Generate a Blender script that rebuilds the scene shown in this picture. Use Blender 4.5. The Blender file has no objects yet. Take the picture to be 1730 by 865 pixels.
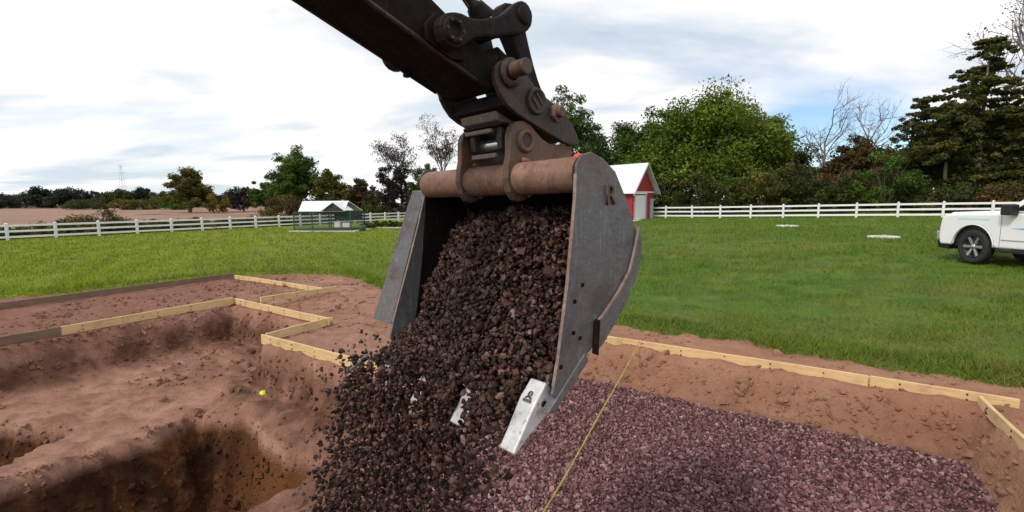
import bpy, bmesh, math, random
import numpy as np
from mathutils import Vector, Matrix, noise as mnoise

R = math.radians
rng = np.random.default_rng(7)
random.seed(7)
scene = bpy.context.scene
COL = scene.collection

# ------------------------------------------------------------------ camera
EYE = 2.4
cam_d = bpy.data.cameras.new("camera")
cam = bpy.data.objects.new("camera", cam_d)
COL.objects.link(cam)
cam_d.sensor_width = 36.0
cam_d.lens = 36.0 * 800.0 / 1730.0
cam_d.clip_start = 0.05
cam_d.clip_end = 6000
_p, _r = R(6.5), R(0.36)
_f = Vector((0, math.cos(_p), -math.sin(_p)))
_x = Vector((1, 0, 0)); _u = _x.cross(_f)
_x2 = _x * math.cos(_r) - _u * math.sin(_r)
_u2 = _x * math.sin(_r) + _u * math.cos(_r)
cam.matrix_world = Matrix(((_x2.x, _u2.x, -_f.x, 0), (_x2.y, _u2.y, -_f.y, 0), (_x2.z, _u2.z, -_f.z, EYE), (0, 0, 0, 1)))
scene.camera = cam

# ------------------------------------------------------------------ light
SUN_DIR = Vector((-0.60, -0.62, 0.80)).normalized()      # towards the sun: behind and left of the viewer
sun_d = bpy.data.lights.new("sun", 'SUN')
sun_d.energy = 2.3; sun_d.angle = R(10); sun_d.color = (1.0, 0.90, 0.77)
sun = bpy.data.objects.new("sun", sun_d); COL.objects.link(sun)
sun.rotation_euler = SUN_DIR.to_track_quat('Z', 'Y').to_euler()
sun.location = (-20, -20, 40)

world = bpy.data.worlds.new("World"); scene.world = world
world.use_nodes = True
nt = world.node_tree; nt.nodes.clear()
def wn(t, **k):
    n = nt.nodes.new(t)
    for a, b in k.items(): setattr(n, a, b)
    return n
def wl(a, b): nt.links.new(a, b)
def wmath(op, a, b=None, clamp=False):
    n = wn('ShaderNodeMath', operation=op, use_clamp=clamp)
    for i, v in enumerate((a, b)):
        if v is None: continue
        if isinstance(v, (int, float)): n.inputs[i].default_value = v
        else: wl(v, n.inputs[i])
    return n.outputs[0]
def wrange(v, a, b, c, d):
    n = wn('ShaderNodeMapRange', interpolation_type='SMOOTHSTEP')
    wl(v, n.inputs[0])
    for i, q in enumerate((a, b, c, d)): n.inputs[i + 1].default_value = q
    return n.outputs[0]
out = wn('ShaderNodeOutputWorld')
sky = wn('ShaderNodeTexSky', sky_type='NISHITA', sun_disc=False)
sky.sun_elevation = math.asin(SUN_DIR.z)
sky.dust_density = 0.0; sky.ozone_density = 4.0; sky.air_density = 1.0
sky.sun_rotation = math.atan2(SUN_DIR.x, SUN_DIR.y)
bg_sky = wn('ShaderNodeBackground'); bg_sky.inputs[1].default_value = 0.13
wl(sky.outputs[0], bg_sky.inputs[0])
tc = wn('ShaderNodeTexCoord')
sep = wn('ShaderNodeSeparateXYZ'); wl(tc.outputs['Generated'], sep.inputs[0])
zz = wmath('ADD', wmath('MAXIMUM', sep.outputs[2], 0.0), 0.16)
cmb = wn('ShaderNodeCombineXYZ')
wl(wmath('DIVIDE', sep.outputs[0], zz), cmb.inputs[0]); wl(wmath('DIVIDE', sep.outputs[1], zz), cmb.inputs[1])
def wnoise(scale, detail, rough, off, dist=0.0):
    mp = wn('ShaderNodeMapping'); mp.inputs['Location'].default_value = off
    mp.inputs['Scale'].default_value = (0.75, 1.15, 1)
    wl(cmb.outputs[0], mp.inputs[0])
    n = wn('ShaderNodeTexNoise'); wl(mp.outputs[0], n.inputs['Vector'])
    n.inputs['Scale'].default_value = scale; n.inputs['Detail'].default_value = detail
    n.inputs['Roughness'].default_value = rough; n.inputs['Distortion'].default_value = dist
    return n.outputs[0]
n_cov = wnoise(0.55, 6, 0.55, (3.1, 1.7, 0), 0.4)
n_shade = wnoise(0.8, 5, 0.55, (7.3, 4.2, 2.0), 0.6)
n_fine = wnoise(2.2, 4, 0.5, (1.3, 9.2, 5.0))
# clear gaps in the cloud deck
cover = wrange(n_cov, 0.34, 0.54, 0.0, 1.0)
# a gap of blue low over the wood
gap = wn('ShaderNodeVectorMath', operation='SUBTRACT')
wl(tc.outputs['Generated'], gap.inputs[0]); gap.inputs[1].default_value = (0.548, 0.830, 0.085)
gsc = wn('ShaderNodeVectorMath', operation='MULTIPLY'); wl(gap.outputs[0], gsc.inputs[0]); gsc.inputs[1].default_value = (1.0, 1.0, 1.9)
gl = wn('ShaderNodeVectorMath', operation='LENGTH'); wl(gsc.outputs[0], gl.inputs[0])
gd = wmath('ADD', gl.outputs['Value'], wmath('MULTIPLY', wmath('SUBTRACT', n_fine, 0.5), 0.22))
gapf = wrange(gd, 0.09, 0.23, 0.0, 1.0)
cover = wmath('MULTIPLY', wrange(cover, 0.0, 1.0, 0.60, 1.0), gapf)
shade = wrange(wmath('ADD', wmath('MULTIPLY', n_shade, 0.75), wmath('MULTIPLY', n_fine, 0.25)), 0.33, 0.54, 0.87, 1.12)
ccol = wn('ShaderNodeMix', data_type='RGBA')
wl(wrange(shade, 0.86, 1.06, 0.0, 1.0), ccol.inputs['Factor'])
ccol.inputs['A'].default_value = (0.80, 0.90, 1.0, 1); ccol.inputs['B'].default_value = (1.0, 1.0, 1.0, 1)
bg_c = wn('ShaderNodeBackground'); wl(ccol.outputs['Result'], bg_c.inputs[0]); wl(shade, bg_c.inputs[1])
mix = wn('ShaderNodeMixShader'); wl(cover, mix.inputs[0]); wl(bg_sky.outputs[0], mix.inputs[1]); wl(bg_c.outputs[0], mix.inputs[2])
wl(mix.outputs[0], out.inputs[0])

vs = scene.view_settings
vs.view_transform = 'Standard'; vs.look = 'None'; vs.exposure = 0.0; vs.gamma = 1.0; vs.use_curve_mapping = False
scene.cycles.use_denoising = True
scene.cycles.max_bounces = 6; scene.cycles.transparent_max_bounces = 8

# ------------------------------------------------------------------ materials
def new_mat(name):
    m = bpy.data.materials.new(name); m.use_nodes = True
    t = m.node_tree; t.nodes.clear()
    o = t.nodes.new('ShaderNodeOutputMaterial'); b = t.nodes.new('ShaderNodeBsdfPrincipled')
    t.links.new(b.outputs[0], o.inputs[0])
    return m, t, b
def coord(t, kind='Object', scale=(1, 1, 1)):
    c = t.nodes.new('ShaderNodeTexCoord'); mp = t.nodes.new('ShaderNodeMapping')
    mp.inputs['Scale'].default_value = scale
    t.links.new(c.outputs[kind], mp.inputs[0]); return mp.outputs[0]
def geo_pos(t, scale=(1, 1, 1)):
    c = t.nodes.new('ShaderNodeNewGeometry'); mp = t.nodes.new('ShaderNodeMapping')
    mp.inputs['Scale'].default_value = scale
    t.links.new(c.outputs['Position'], mp.inputs[0]); return mp.outputs[0]
def noise_n(t, vec, scale, detail=4, rough=0.55, dist=0.0):
    n = t.nodes.new('ShaderNodeTexNoise'); t.links.new(vec, n.inputs['Vector'])
    n.inputs['Scale'].default_value = scale; n.inputs['Detail'].default_value = detail
    n.inputs['Roughness'].default_value = rough; n.inputs['Distortion'].default_value = dist
    return n.outputs[0]
def ramp(t, fac, stops):
    r = t.nodes.new('ShaderNodeValToRGB'); t.links.new(fac, r.inputs[0])
    e = r.color_ramp.elements
    while len(e) < len(stops): e.new(0.5)
    for i, (p, c) in enumerate(stops):
        e[i].position = p; e[i].color = (*c, 1)
    return r.outputs[0]
def mixc(t, fac, a, b, mode='MIX'):
    n = t.nodes.new('ShaderNodeMix'); n.data_type = 'RGBA'; n.blend_type = mode
    for s, v in (('Factor', fac), ('A', a), ('B', b)):
        if isinstance(v, (int, float)): n.inputs[s].default_value = v
        elif isinstance(v, tuple): n.inputs[s].default_value = (*v, 1)
        else: t.links.new(v, n.inputs[s])
    return n.outputs['Result']
def maprange(t, v, a, b, c=0.0, d=1.0):
    n = t.nodes.new('ShaderNodeMapRange'); t.links.new(v, n.inputs[0])
    for i, q in enumerate((a, b, c, d)): n.inputs[i + 1].default_value = q
    return n.outputs[0]
def bump(t, b, h, strength=0.5, dist=0.02):
    n = t.nodes.new('ShaderNodeBump'); n.inputs['Strength'].default_value = strength; n.inputs['Distance'].default_value = dist
    t.links.new(h, n.inputs['Height']); t.links.new(n.outputs[0], b.inputs['Normal'])
def setp(b, **k):
    for a, v in k.items(): b.inputs[a.replace('_', ' ')].default_value = v

def m_simple(name, col, rough=0.6, metal=0.0, var=0.12, scale=6.0, bmp=0.0, spec=0.5):
    m, t, b = new_mat(name)
    v = coord(t)
    n = noise_n(t, v, scale, 5, 0.6)
    c = ramp(t, n, [(0.3, tuple(max(0, x * (1 - var)) for x in col)), (0.7, tuple(min(1, x * (1 + var)) for x in col))])
    t.links.new(c, b.inputs['Base Color'])
    b.inputs['Roughness'].default_value = rough; b.inputs['Metallic'].default_value = metal
    b.inputs['Specular IOR Level'].default_value = spec
    if bmp: bump(t, b, noise_n(t, v, scale * 6, 4, 0.6), bmp, 0.01)
    return m
def m_steel(name, base, rust, dust, rust_amt=0.5, rough=0.6, metal=0.25, stretch=(1, 1, 1), spec=0.4, mud=0.0):
    """painted / worn machine steel: base coat, rust blooms, dry dust, scratches"""
    m, t, b = new_mat(name)
    v = coord(t, 'Object', stretch)
    n1 = noise_n(t, v, 5.0, 8, 0.65, 0.5); n2 = noise_n(t, v, 16.0, 6, 0.7); n3 = noise_n(t, v, 55.0, 4, 0.6)
    s = coord(t, 'Object', (34.0, 34.0, 2.2))
    n4 = noise_n(t, s, 2.0, 5, 0.65)
    f1 = maprange(t, n1, 0.62 - 0.3 * rust_amt, 0.72 - 0.2 * rust_amt)
    c = mixc(t, f1, base, rust)
    c = mixc(t, maprange(t, n2, 0.52, 0.72, 0, 0.75), c, dust)
    c = mixc(t, maprange(t, n4, 0.58, 0.70, 0, 0.55), c, tuple(min(1, x * 2.4 + 0.02) for x in base))
    n6 = noise_n(t, v, 2.6, 6, 0.62, 0.8)
    c = mixc(t, maprange(t, n6, 0.56, 0.66, 0, mud), c, (0.19, 0.105, 0.072))
    c = mixc(t, maprange(t, n3, 0.3, 0.7, 0.25, 0.0), c, (0.01, 0.008, 0.007))
    n8 = noise_n(t, v, 3.6, 9, 0.7, 1.2)
    c = mixc(t, maprange(t, n8, 0.50, 0.62, 0, 0.55), c, tuple(x * 0.42 for x in base))
    n9 = noise_n(t, coord(t, 'Object', (3, 3, 26)), 2.6, 6, 0.7, 0.5)
    c = mixc(t, maprange(t, n9, 0.63, 0.70, 0, 0.4), c, tuple(min(1, x * 2.3 + 0.015) for x in base))
    t.links.new(c, b.inputs['Base Color'])
    t.links.new(maprange(t, n2, 0.3, 0.75, rough - 0.14, rough + 0.2), b.inputs['Roughness'])
    b.inputs['Metallic'].default_value = metal; b.inputs['Specular IOR Level'].default_value = spec
    h = t.nodes.new('ShaderNodeMath'); h.operation = 'ADD'
    t.links.new(n2, h.inputs[0]); t.links.new(n3, h.inputs[1])
    bump(t, b, h.outputs[0], 0.35, 0.006)
    return m
def m_attr_stone(name, stops, rough=0.85):
    """colour per stone from the corner attribute 'tint'"""
    m, t, b = new_mat(name)
    a = t.nodes.new('ShaderNodeAttribute'); a.attribute_name = 'tint'
    c = ramp(t, a.outputs['Fac'], stops)
    n = noise_n(t, geo_pos(t), 45.0, 3, 0.6)
    c = mixc(t, maprange(t, n, 0.35, 0.7, 0.22, 0.0), c, (0.02, 0.012, 0.01))
    t.links.new(c, b.inputs['Base Color']); b.inputs['Roughness'].default_value = rough
    b.inputs['Specular IOR Level'].default_value = 0.3
    bump(t, b, noise_n(t, geo_pos(t), 120.0, 3, 0.6), 0.12, 0.003)
    return m
def m_rand_stone(name, stops, rough=0.85):
    m, t, b = new_mat(name)
    a = t.nodes.new('ShaderNodeObjectInfo')
    c = ramp(t, a.outputs['Random'], stops)
    n = noise_n(t, coord(t), 3.0, 3, 0.6)
    c = mixc(t, maprange(t, n, 0.35, 0.7, 0.22, 0.0), c, (0.02, 0.012, 0.01))
    t.links.new(c, b.inputs['Base Color']); b.inputs['Roughness'].default_value = rough
    b.inputs['Specular IOR Level'].default_value = 0.3
    bump(t, b, noise_n(t, coord(t), 4.0, 3, 0.6), 0.12, 0.05)
    return m

LOAD_STOPS = [(0.0, (0.018, 0.008, 0.006)), (0.45, (0.055, 0.025, 0.018)), (0.78, (0.110, 0.054, 0.040)), (0.94, (0.13, 0.072, 0.060)), (1.0, (0.28, 0.19, 0.165))]
BED_STOPS = [(0.0, (0.075, 0.036, 0.040)), (0.35, (0.165, 0.074, 0.078)), (0.75, (0.255, 0.128, 0.128)), (0.96, (0.35, 0.215, 0.21)), (1.0, (0.42, 0.33, 0.32))]
M = {}
M['load'] = m_attr_stone('load_stone', LOAD_STOPS, 0.55)
M['load_one'] = m_rand_stone('load_stone_single', LOAD_STOPS, 0.55)
M['bed'] = m_attr_stone('bed_stone', BED_STOPS, 0.9)

M['stick'] = m_steel('stick_steel', (0.007, 0.0045, 0.004), (0.018, 0.008, 0.006), (0.018, 0.012, 0.009), 0.3, 0.7, 0.0, spec=0.15)
M['link'] = m_steel('link_steel', (0.007, 0.005, 0.0045), (0.017, 0.008, 0.006), (0.016, 0.012, 0.009), 0.4, 0.65, 0.0, spec=0.2)
M['coupler'] = m_steel('coupler_steel', (0.042, 0.034, 0.031), (0.076, 0.038, 0.025), (0.12, 0.095, 0.082), 0.5, 0.55, 0.15)
M['bucket'] = m_steel('bucket_steel', (0.150, 0.152, 0.166), (0.150, 0.116, 0.104), (0.225, 0.218, 0.225), 0.15, 0.42, 0.25, mud=0.35)
# rust has taken the upper part of the side plates, the lower part is rubbed grey
t = M['bucket'].node_tree; b = [n for n in t.nodes if n.type == 'BSDF_PRINCIPLED'][0]
src = b.inputs['Base Color'].links[0].from_socket
zc = t.nodes.new('ShaderNodeSeparateXYZ'); t.links.new(coord(t), zc.inputs[0])
zj = t.nodes.new('ShaderNodeMath'); zj.operation = 'MULTIPLY_ADD'; t.links.new(noise_n(t, coord(t), 7.0, 6, 0.65), zj.inputs[0]); zj.inputs[1].default_value = 0.45; t.links.new(zc.outputs[2], zj.inputs[2])
t.links.new(mixc(t, maprange(t, zj.outputs[0], 0.08, 0.36, 0.0, 0.8), src, (0.115, 0.070, 0.054)), b.inputs['Base Color'])
M['bucket_in'] = m_steel('bucket_inner_shade_steel', (0.008, 0.006, 0.006), (0.02, 0.010, 0.007), (0.014, 0.010, 0.008), 0.4, 0.8, 0.0, spec=0.1)  # near-black steel: paints the bucket's inside shade, also used on small fittings
M['wing'] = m_steel('wing_steel', (0.125, 0.122, 0.135), (0.090, 0.062, 0.058), (0.18, 0.172, 0.18), 0.3, 0.5, 0.2)
M['tube'] = m_steel('tube_rust', (0.27, 0.155, 0.115), (0.27, 0.13, 0.080), (0.10, 0.062, 0.052), 0.7, 0.62, 0.05)
M['ear'] = m_steel('ear_rust', (0.10, 0.072, 0.058), (0.17, 0.085, 0.052), (0.16, 0.115, 0.09), 0.7, 0.55, 0.15, mud=0.4)
M['edge'] = m_steel('worn_edge', (0.27, 0.20, 0.175), (0.24, 0.13, 0.09), (0.38, 0.33, 0.31), 0.4, 0.5, 0.2)
M['heel'] = m_steel('heel_wear', (0.17, 0.17, 0.185), (0.17, 0.13, 0.115), (0.23, 0.225, 0.23), 0.3, 0.45, 0.35)
M['pale'] = m_steel('pale_steel', (0.21, 0.17, 0.135), (0.17, 0.10, 0.065), (0.30, 0.25, 0.20), 0.3, 0.5, 0.1)
M['chrome'] = m_simple('chrome_rod', (0.62, 0.62, 0.63), 0.22, 0.9, 0.15, 20)
M['dark_rubber'] = m_simple('dark_rubber', (0.012, 0.012, 0.013), 0.6)
M['red_cap'] = m_simple('red_cap', (0.75, 0.06, 0.03), 0.4)

# tooth: bare grey cast steel with rubbed bright patches and soil smears
m, t, b = new_mat('tooth_steel')
v = coord(t)
n1 = noise_n(t, v, 14.0, 6, 0.6); n2 = noise_n(t, v, 40, 5, 0.65)
c = ramp(t, n1, [(0.25, (0.40, 0.41, 0.44)), (0.6, (0.60, 0.61, 0.63)), (0.8, (0.74, 0.75, 0.76))])
c = mixc(t, maprange(t, n2, 0.56, 0.72, 0, 0.6), c, (0.10, 0.06, 0.05))
c = mixc(t, maprange(t, noise_n(t, v, 9.0, 7, 0.7, 0.6), 0.56, 0.68, 0, 0.6), c, (0.16, 0.115, 0.10))
t.links.new(c, b.inputs['Base Color']); setp(b, Metallic=0.15, Roughness=0.42)
bump(t, b, n2, 0.25, 0.004)
M['tooth'] = m
M['stamp'] = m_simple('stamp_ink', (0.07, 0.045, 0.035), 0.8, 0, 0.5, 60)

# dirt: pinkish sandy clay with clods, yellow / red clay streaks low in the cut
m, t, b = new_mat('dirt')
v = geo_pos(t)
n1 = noise_n(t, v, 0.9, 8, 0.6, 0.3); n2 = noise_n(t, v, 5.0, 8, 0.65); n3 = noise_n(t, v, 30.0, 6, 0.7)
c = ramp(t, n1, [(0.25, (0.27, 0.135, 0.092)), (0.5, (0.41, 0.222, 0.160)), (0.75, (0.50, 0.298, 0.228))])
c = mixc(t, maprange(t, n2, 0.46, 0.68, 0.0, 0.55), c, (0.185, 0.088, 0.060))
c = mixc(t, maprange(t, n3, 0.55, 0.75, 0.0, 0.6), c, (0.46, 0.30, 0.225))
gz = t.nodes.new('ShaderNodeSeparateXYZ'); t.links.new(v, gz.inputs[0])
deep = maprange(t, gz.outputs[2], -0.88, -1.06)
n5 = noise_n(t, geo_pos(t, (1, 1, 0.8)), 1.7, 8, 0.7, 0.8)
clay = ramp(t, n5, [(0.25, (0.030, 0.014, 0.008)), (0.46, (0.052, 0.023, 0.013)), (0.57, (0.10, 0.042, 0.019)), (0.64, (0.20, 0.085, 0.028)), (0.70, (0.14, 0.040, 0.020)), (0.80, (0.045, 0.020, 0.012))])  # dark stops paint the hole's shade, yellow and red stops are clay
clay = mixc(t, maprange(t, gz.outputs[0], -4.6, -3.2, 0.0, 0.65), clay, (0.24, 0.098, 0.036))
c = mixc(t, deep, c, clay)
# darker cut-bank band: fresh damp soil plus the bank's shade painted in
shade_band = maprange(t, gz.outputs[2], -0.10, -0.42, 0.25, 1.0)
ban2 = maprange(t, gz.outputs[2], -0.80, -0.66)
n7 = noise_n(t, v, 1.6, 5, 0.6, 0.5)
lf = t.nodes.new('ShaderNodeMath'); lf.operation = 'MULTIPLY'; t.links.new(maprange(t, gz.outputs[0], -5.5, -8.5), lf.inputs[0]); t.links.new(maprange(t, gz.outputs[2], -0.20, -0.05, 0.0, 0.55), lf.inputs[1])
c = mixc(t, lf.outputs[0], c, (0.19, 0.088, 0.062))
bb = t.nodes.new('ShaderNodeMath'); bb.operation = 'MULTIPLY'; t.links.new(shade_band, bb.inputs[0]); t.links.new(ban2, bb.inputs[1])
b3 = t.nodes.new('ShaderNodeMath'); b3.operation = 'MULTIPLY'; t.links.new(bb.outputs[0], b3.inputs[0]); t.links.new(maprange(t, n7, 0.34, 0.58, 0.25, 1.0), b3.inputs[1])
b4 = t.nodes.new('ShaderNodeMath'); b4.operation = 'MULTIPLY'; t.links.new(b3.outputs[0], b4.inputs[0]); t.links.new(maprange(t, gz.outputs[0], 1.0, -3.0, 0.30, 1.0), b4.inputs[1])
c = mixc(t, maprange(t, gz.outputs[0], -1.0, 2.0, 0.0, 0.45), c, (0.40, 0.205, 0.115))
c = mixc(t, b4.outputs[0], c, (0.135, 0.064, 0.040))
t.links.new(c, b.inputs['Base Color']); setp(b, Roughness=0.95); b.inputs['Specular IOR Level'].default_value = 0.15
hh = t.nodes.new('ShaderNodeMath'); hh.operation = 'ADD'; t.links.new(n2, hh.inputs[0]); t.links.new(n3, hh.inputs[1])
bump(t, b, hh.outputs[0], 0.9, 0.05)
M['dirt'] = m

def m_grass(name, dark, mid, light, dry, leaf=False):
    m, t, b = new_mat(name)
    v = geo_pos(t)
    n1 = noise_n(t, v, 0.16, 5, 0.6, 0.4); n2 = noise_n(t, v, 1.3, 6, 0.65); n3 = noise_n(t, v, 14.0, 5, 0.7)
    c = ramp(t, n2, [(0.28, dark), (0.5, mid), (0.74, light)])
    # the turf on the far left side is sparser and yellower
    sx = t.nodes.new('ShaderNodeSeparateXYZ'); t.links.new(v, sx.inputs[0])
    left = maprange(t, sx.outputs[0], 2.0, -14.0, 0.0, 0.68)
    c = mixc(t, left, c, (0.30, 0.345, 0.012))
    c = mixc(t, maprange(t, n1, 0.46, 0.68, 0.0, 0.36), c, dry)
    # trampled, drier turf towards the dig
    c = mixc(t, maprange(t, noise_n(t, v, 0.55, 6, 0.65), 0.48, 0.68, 0.0, 0.40), c, (0.20, 0.185, 0.045))
    worn = t.nodes.new('ShaderNodeMath'); worn.operation = 'MULTIPLY'
    t.links.new(maprange(t, sx.outputs[1], 12.0, 6.5, 0.0, 1.0), worn.inputs[0]); t.links.new(maprange(t, noise_n(t, v, 1.1, 6, 0.7), 0.36, 0.60, 0.1, 0.75), worn.inputs[1])
    c = mixc(t, worn.outputs[0], c, (0.175, 0.165, 0.042))
    # mowing passes
    wv = t.nodes.new('ShaderNodeTexWave'); wv.wave_type = 'BANDS'; wv.bands_direction = 'X'
    mp = t.nodes.new('ShaderNodeMapping'); mp.inputs['Rotation'].default_value = (0, 0, R(-32)); t.links.new(v, mp.inputs[0])
    t.links.new(mp.outputs[0], wv.inputs['Vector']); wv.inputs['Scale'].default_value = 0.28; wv.inputs['Distortion'].default_value = 1.2
    c = mixc(t, maprange(t, wv.outputs['Fac'], 0.3, 0.7, 0.0, 0.14), c, dark)
    if leaf:
        a = t.nodes.new('ShaderNodeAttribute'); a.attribute_name = 'tint'
        c = mixc(t, maprange(t, a.outputs['Fac'], 0, 1, 0.0, 0.5), c, light)
        c = mixc(t, maprange(t, a.outputs['Fac'], 0.9, 1, 0.0, 0.5), c, dry)
    else:
        c = mixc(t, maprange(t, n3, 0.35, 0.7, 0.5, 0.0), c, dark)
    t.links.new(c, b.inputs['Base Color']); setp(b, Roughness=0.75); b.inputs['Specular IOR Level'].default_value = 0.2
    if not leaf: bump(t, b, n3, 0.8, 0.04)
    return m
G = ((0.030, 0.076, 0.006), (0.075, 0.155, 0.011), (0.140, 0.215, 0.020), (0.275, 0.245, 0.055))
M['lawn'] = m_grass('lawn', *G)
M['blade'] = m_grass('grass_blade', *G, leaf=True)

def m_ground(name, a, bb_, c_, s=0.3):
    m, t, b = new_mat(name); v = geo_pos(t)
    n1 = noise_n(t, v, s, 8, 0.65, 0.4); n2 = noise_n(t, v, s * 12, 6, 0.7)
    c = ramp(t, n1, [(0.3, a), (0.5, bb_), (0.7, c_)])
    c = mixc(t, maprange(t, n2, 0.35, 0.65, 0.5, 0), c, tuple(x * 0.5 for x in a))
    t.links.new(c, b.inputs['Base Color']); setp(b, Roughness=0.95); b.inputs['Specular IOR Level'].default_value = 0.1
    bump(t, b, n2, 0.6, 0.1)
    return m
M['rough_ground'] = m_ground('rough_ground', (0.035, 0.032, 0.012), (0.07, 0.055, 0.02), (0.10, 0.085, 0.028))
M['field'] = m_ground('ploughed_field', (0.26, 0.155, 0.115), (0.34, 0.215, 0.165), (0.40, 0.265, 0.205), 0.08)
M['gravel_base'] = m_ground('gravel_base', (0.06, 0.028, 0.028), (0.11, 0.054, 0.054), (0.16, 0.08, 0.08), 12.0)

def m_wood(name, a, b_, c_):
    m, t, b = new_mat(name)
    v = coord(t, 'Object', (1.2, 14, 14))
    n = noise_n(t, v, 3.0, 6, 0.6, 0.8)
    c = ramp(t, n, [(0.25, a), (0.5, b_), (0.78, c_)])
    k = noise_n(t, coord(t, 'Object', (3.0, 6, 6)), 2.2, 2, 0.5)
    c = mixc(t, maprange(t, k, 0.70, 0.76, 0, 0.75), c, (0.12, 0.055, 0.025))
    d = noise_n(t, coord(t), 3.0, 5, 0.65)
    c = mixc(t, maprange(t, d, 0.5, 0.75, 0, 0.5), c, (0.30, 0.175, 0.12))
    t.links.new(c, b.inputs['Base Color']); setp(b, Roughness=0.75)
    bump(t, b, n, 0.3, 0.004)
    return m
M['pine'] = m_wood('fresh_pine', (0.50, 0.335, 0.150), (0.62, 0.44, 0.215), (0.70, 0.53, 0.30))
M['pine_grey'] = m_wood('weathered_shade_pine', (0.115, 0.072, 0.048), (0.17, 0.11, 0.072), (0.24, 0.165, 0.115))  # weathered tone, also carries the outer board's painted shade

M['vinyl'] = m_simple('white_vinyl', (0.80, 0.81, 0.83), 0.4, 0, 0.04)
M['vinyl_post'] = m_simple('white_vinyl_post', (0.70, 0.72, 0.76), 0.45, 0, 0.06)
M['barn_red'] = m_simple('barn_red', (0.30, 0.022, 0.022), 0.6, 0, 0.2, 3)
M['metal_roof'] = m_simple('pale_metal_roof', (0.74, 0.79, 0.82), 0.35, 0.2, 0.05)
M['white_trim'] = m_simple('white_trim', (0.72, 0.74, 0.75), 0.5, 0, 0.06)
M['grey_trim'] = m_simple('grey_trim', (0.30, 0.335, 0.34), 0.5, 0, 0.1)
M['door_white'] = m_simple('door_white', (0.66, 0.72, 0.72), 0.45, 0, 0.05)
M['pink_trim'] = m_simple('faded_pink_trim', (0.55, 0.28, 0.36), 0.6, 0, 0.1)
M['concrete'] = m_simple('pale_concrete', (0.60, 0.57, 0.50), 0.85, 0, 0.12, 4, 0.3)
M['dark_wall'] = m_simple('dark_board', (0.022, 0.024, 0.026), 0.6, 0, 0.3)
M['green_frame'] = m_simple('green_frame', (0.02, 0.075, 0.055), 0.5, 0, 0.2)
M['paint_white'] = m_simple('white_car_paint', (0.80, 0.81, 0.83), 0.22, 0, 0.02, 2)
M['black_plastic'] = m_simple('black_plastic', (0.012, 0.012, 0.014), 0.5)
M['tyre'] = m_simple('tyre_rubber', (0.020, 0.019, 0.019), 0.8, 0, 0.3, 8)
M['alloy'] = m_simple('alloy_rim', (0.48, 0.47, 0.48), 0.28, 0.85, 0.1)
M['glass_dark'] = m_simple('tinted_glass', (0.012, 0.022, 0.024), 0.06, 0, 0.1)
M['lamp_glass'] = m_simple('headlamp_glass', (0.62, 0.66, 0.66), 0.1, 0.2, 0.1)
M['decal_blue'] = m_simple('blue_decal', (0.12, 0.46, 0.78), 0.35, 0, 0.03)
M['decal_pale'] = m_simple('pale_blue_decal', (0.45, 0.72, 0.86), 0.35, 0, 0.03)
M['decal_yellow'] = m_simple('yellow_decal', (0.78, 0.66, 0.36), 0.35, 0, 0.03)
M['tape'] = m_simple('yellow_tape', (0.27, 0.22, 0.045), 0.7, 0, 0.4, 12)
M['lime'] = m_simple('lime_plastic', (0.62, 0.70, 0.015), 0.4, 0, 0.1)
M['tower'] = m_simple('galvanised_tower', (0.75, 0.78, 0.82), 0.6, 0, 0.05)

m, t, b = new_mat('wire_mesh')          # fine hardware cloth, too fine to see the wires at this distance
tr = t.nodes.new('ShaderNodeBsdfTransparent'); mx = t.nodes.new('ShaderNodeMixShader')
vor = noise_n(t, coord(t), 60.0, 2, 0.5)
t.links.new(maprange(t, vor, 0.3, 0.7, 0.04, 0.22), mx.inputs[0])
t.links.new(tr.outputs[0], mx.inputs[1]); t.links.new(b.outputs[0], mx.inputs[2])
t.links.new(mx.outputs[0], [n for n in t.nodes if n.type == 'OUTPUT_MATERIAL'][0].inputs[0])
setp(b, Roughness=0.5); b.inputs['Base Color'].default_value = (0.03, 0.07, 0.07, 1)
M['wire'] = m

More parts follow.
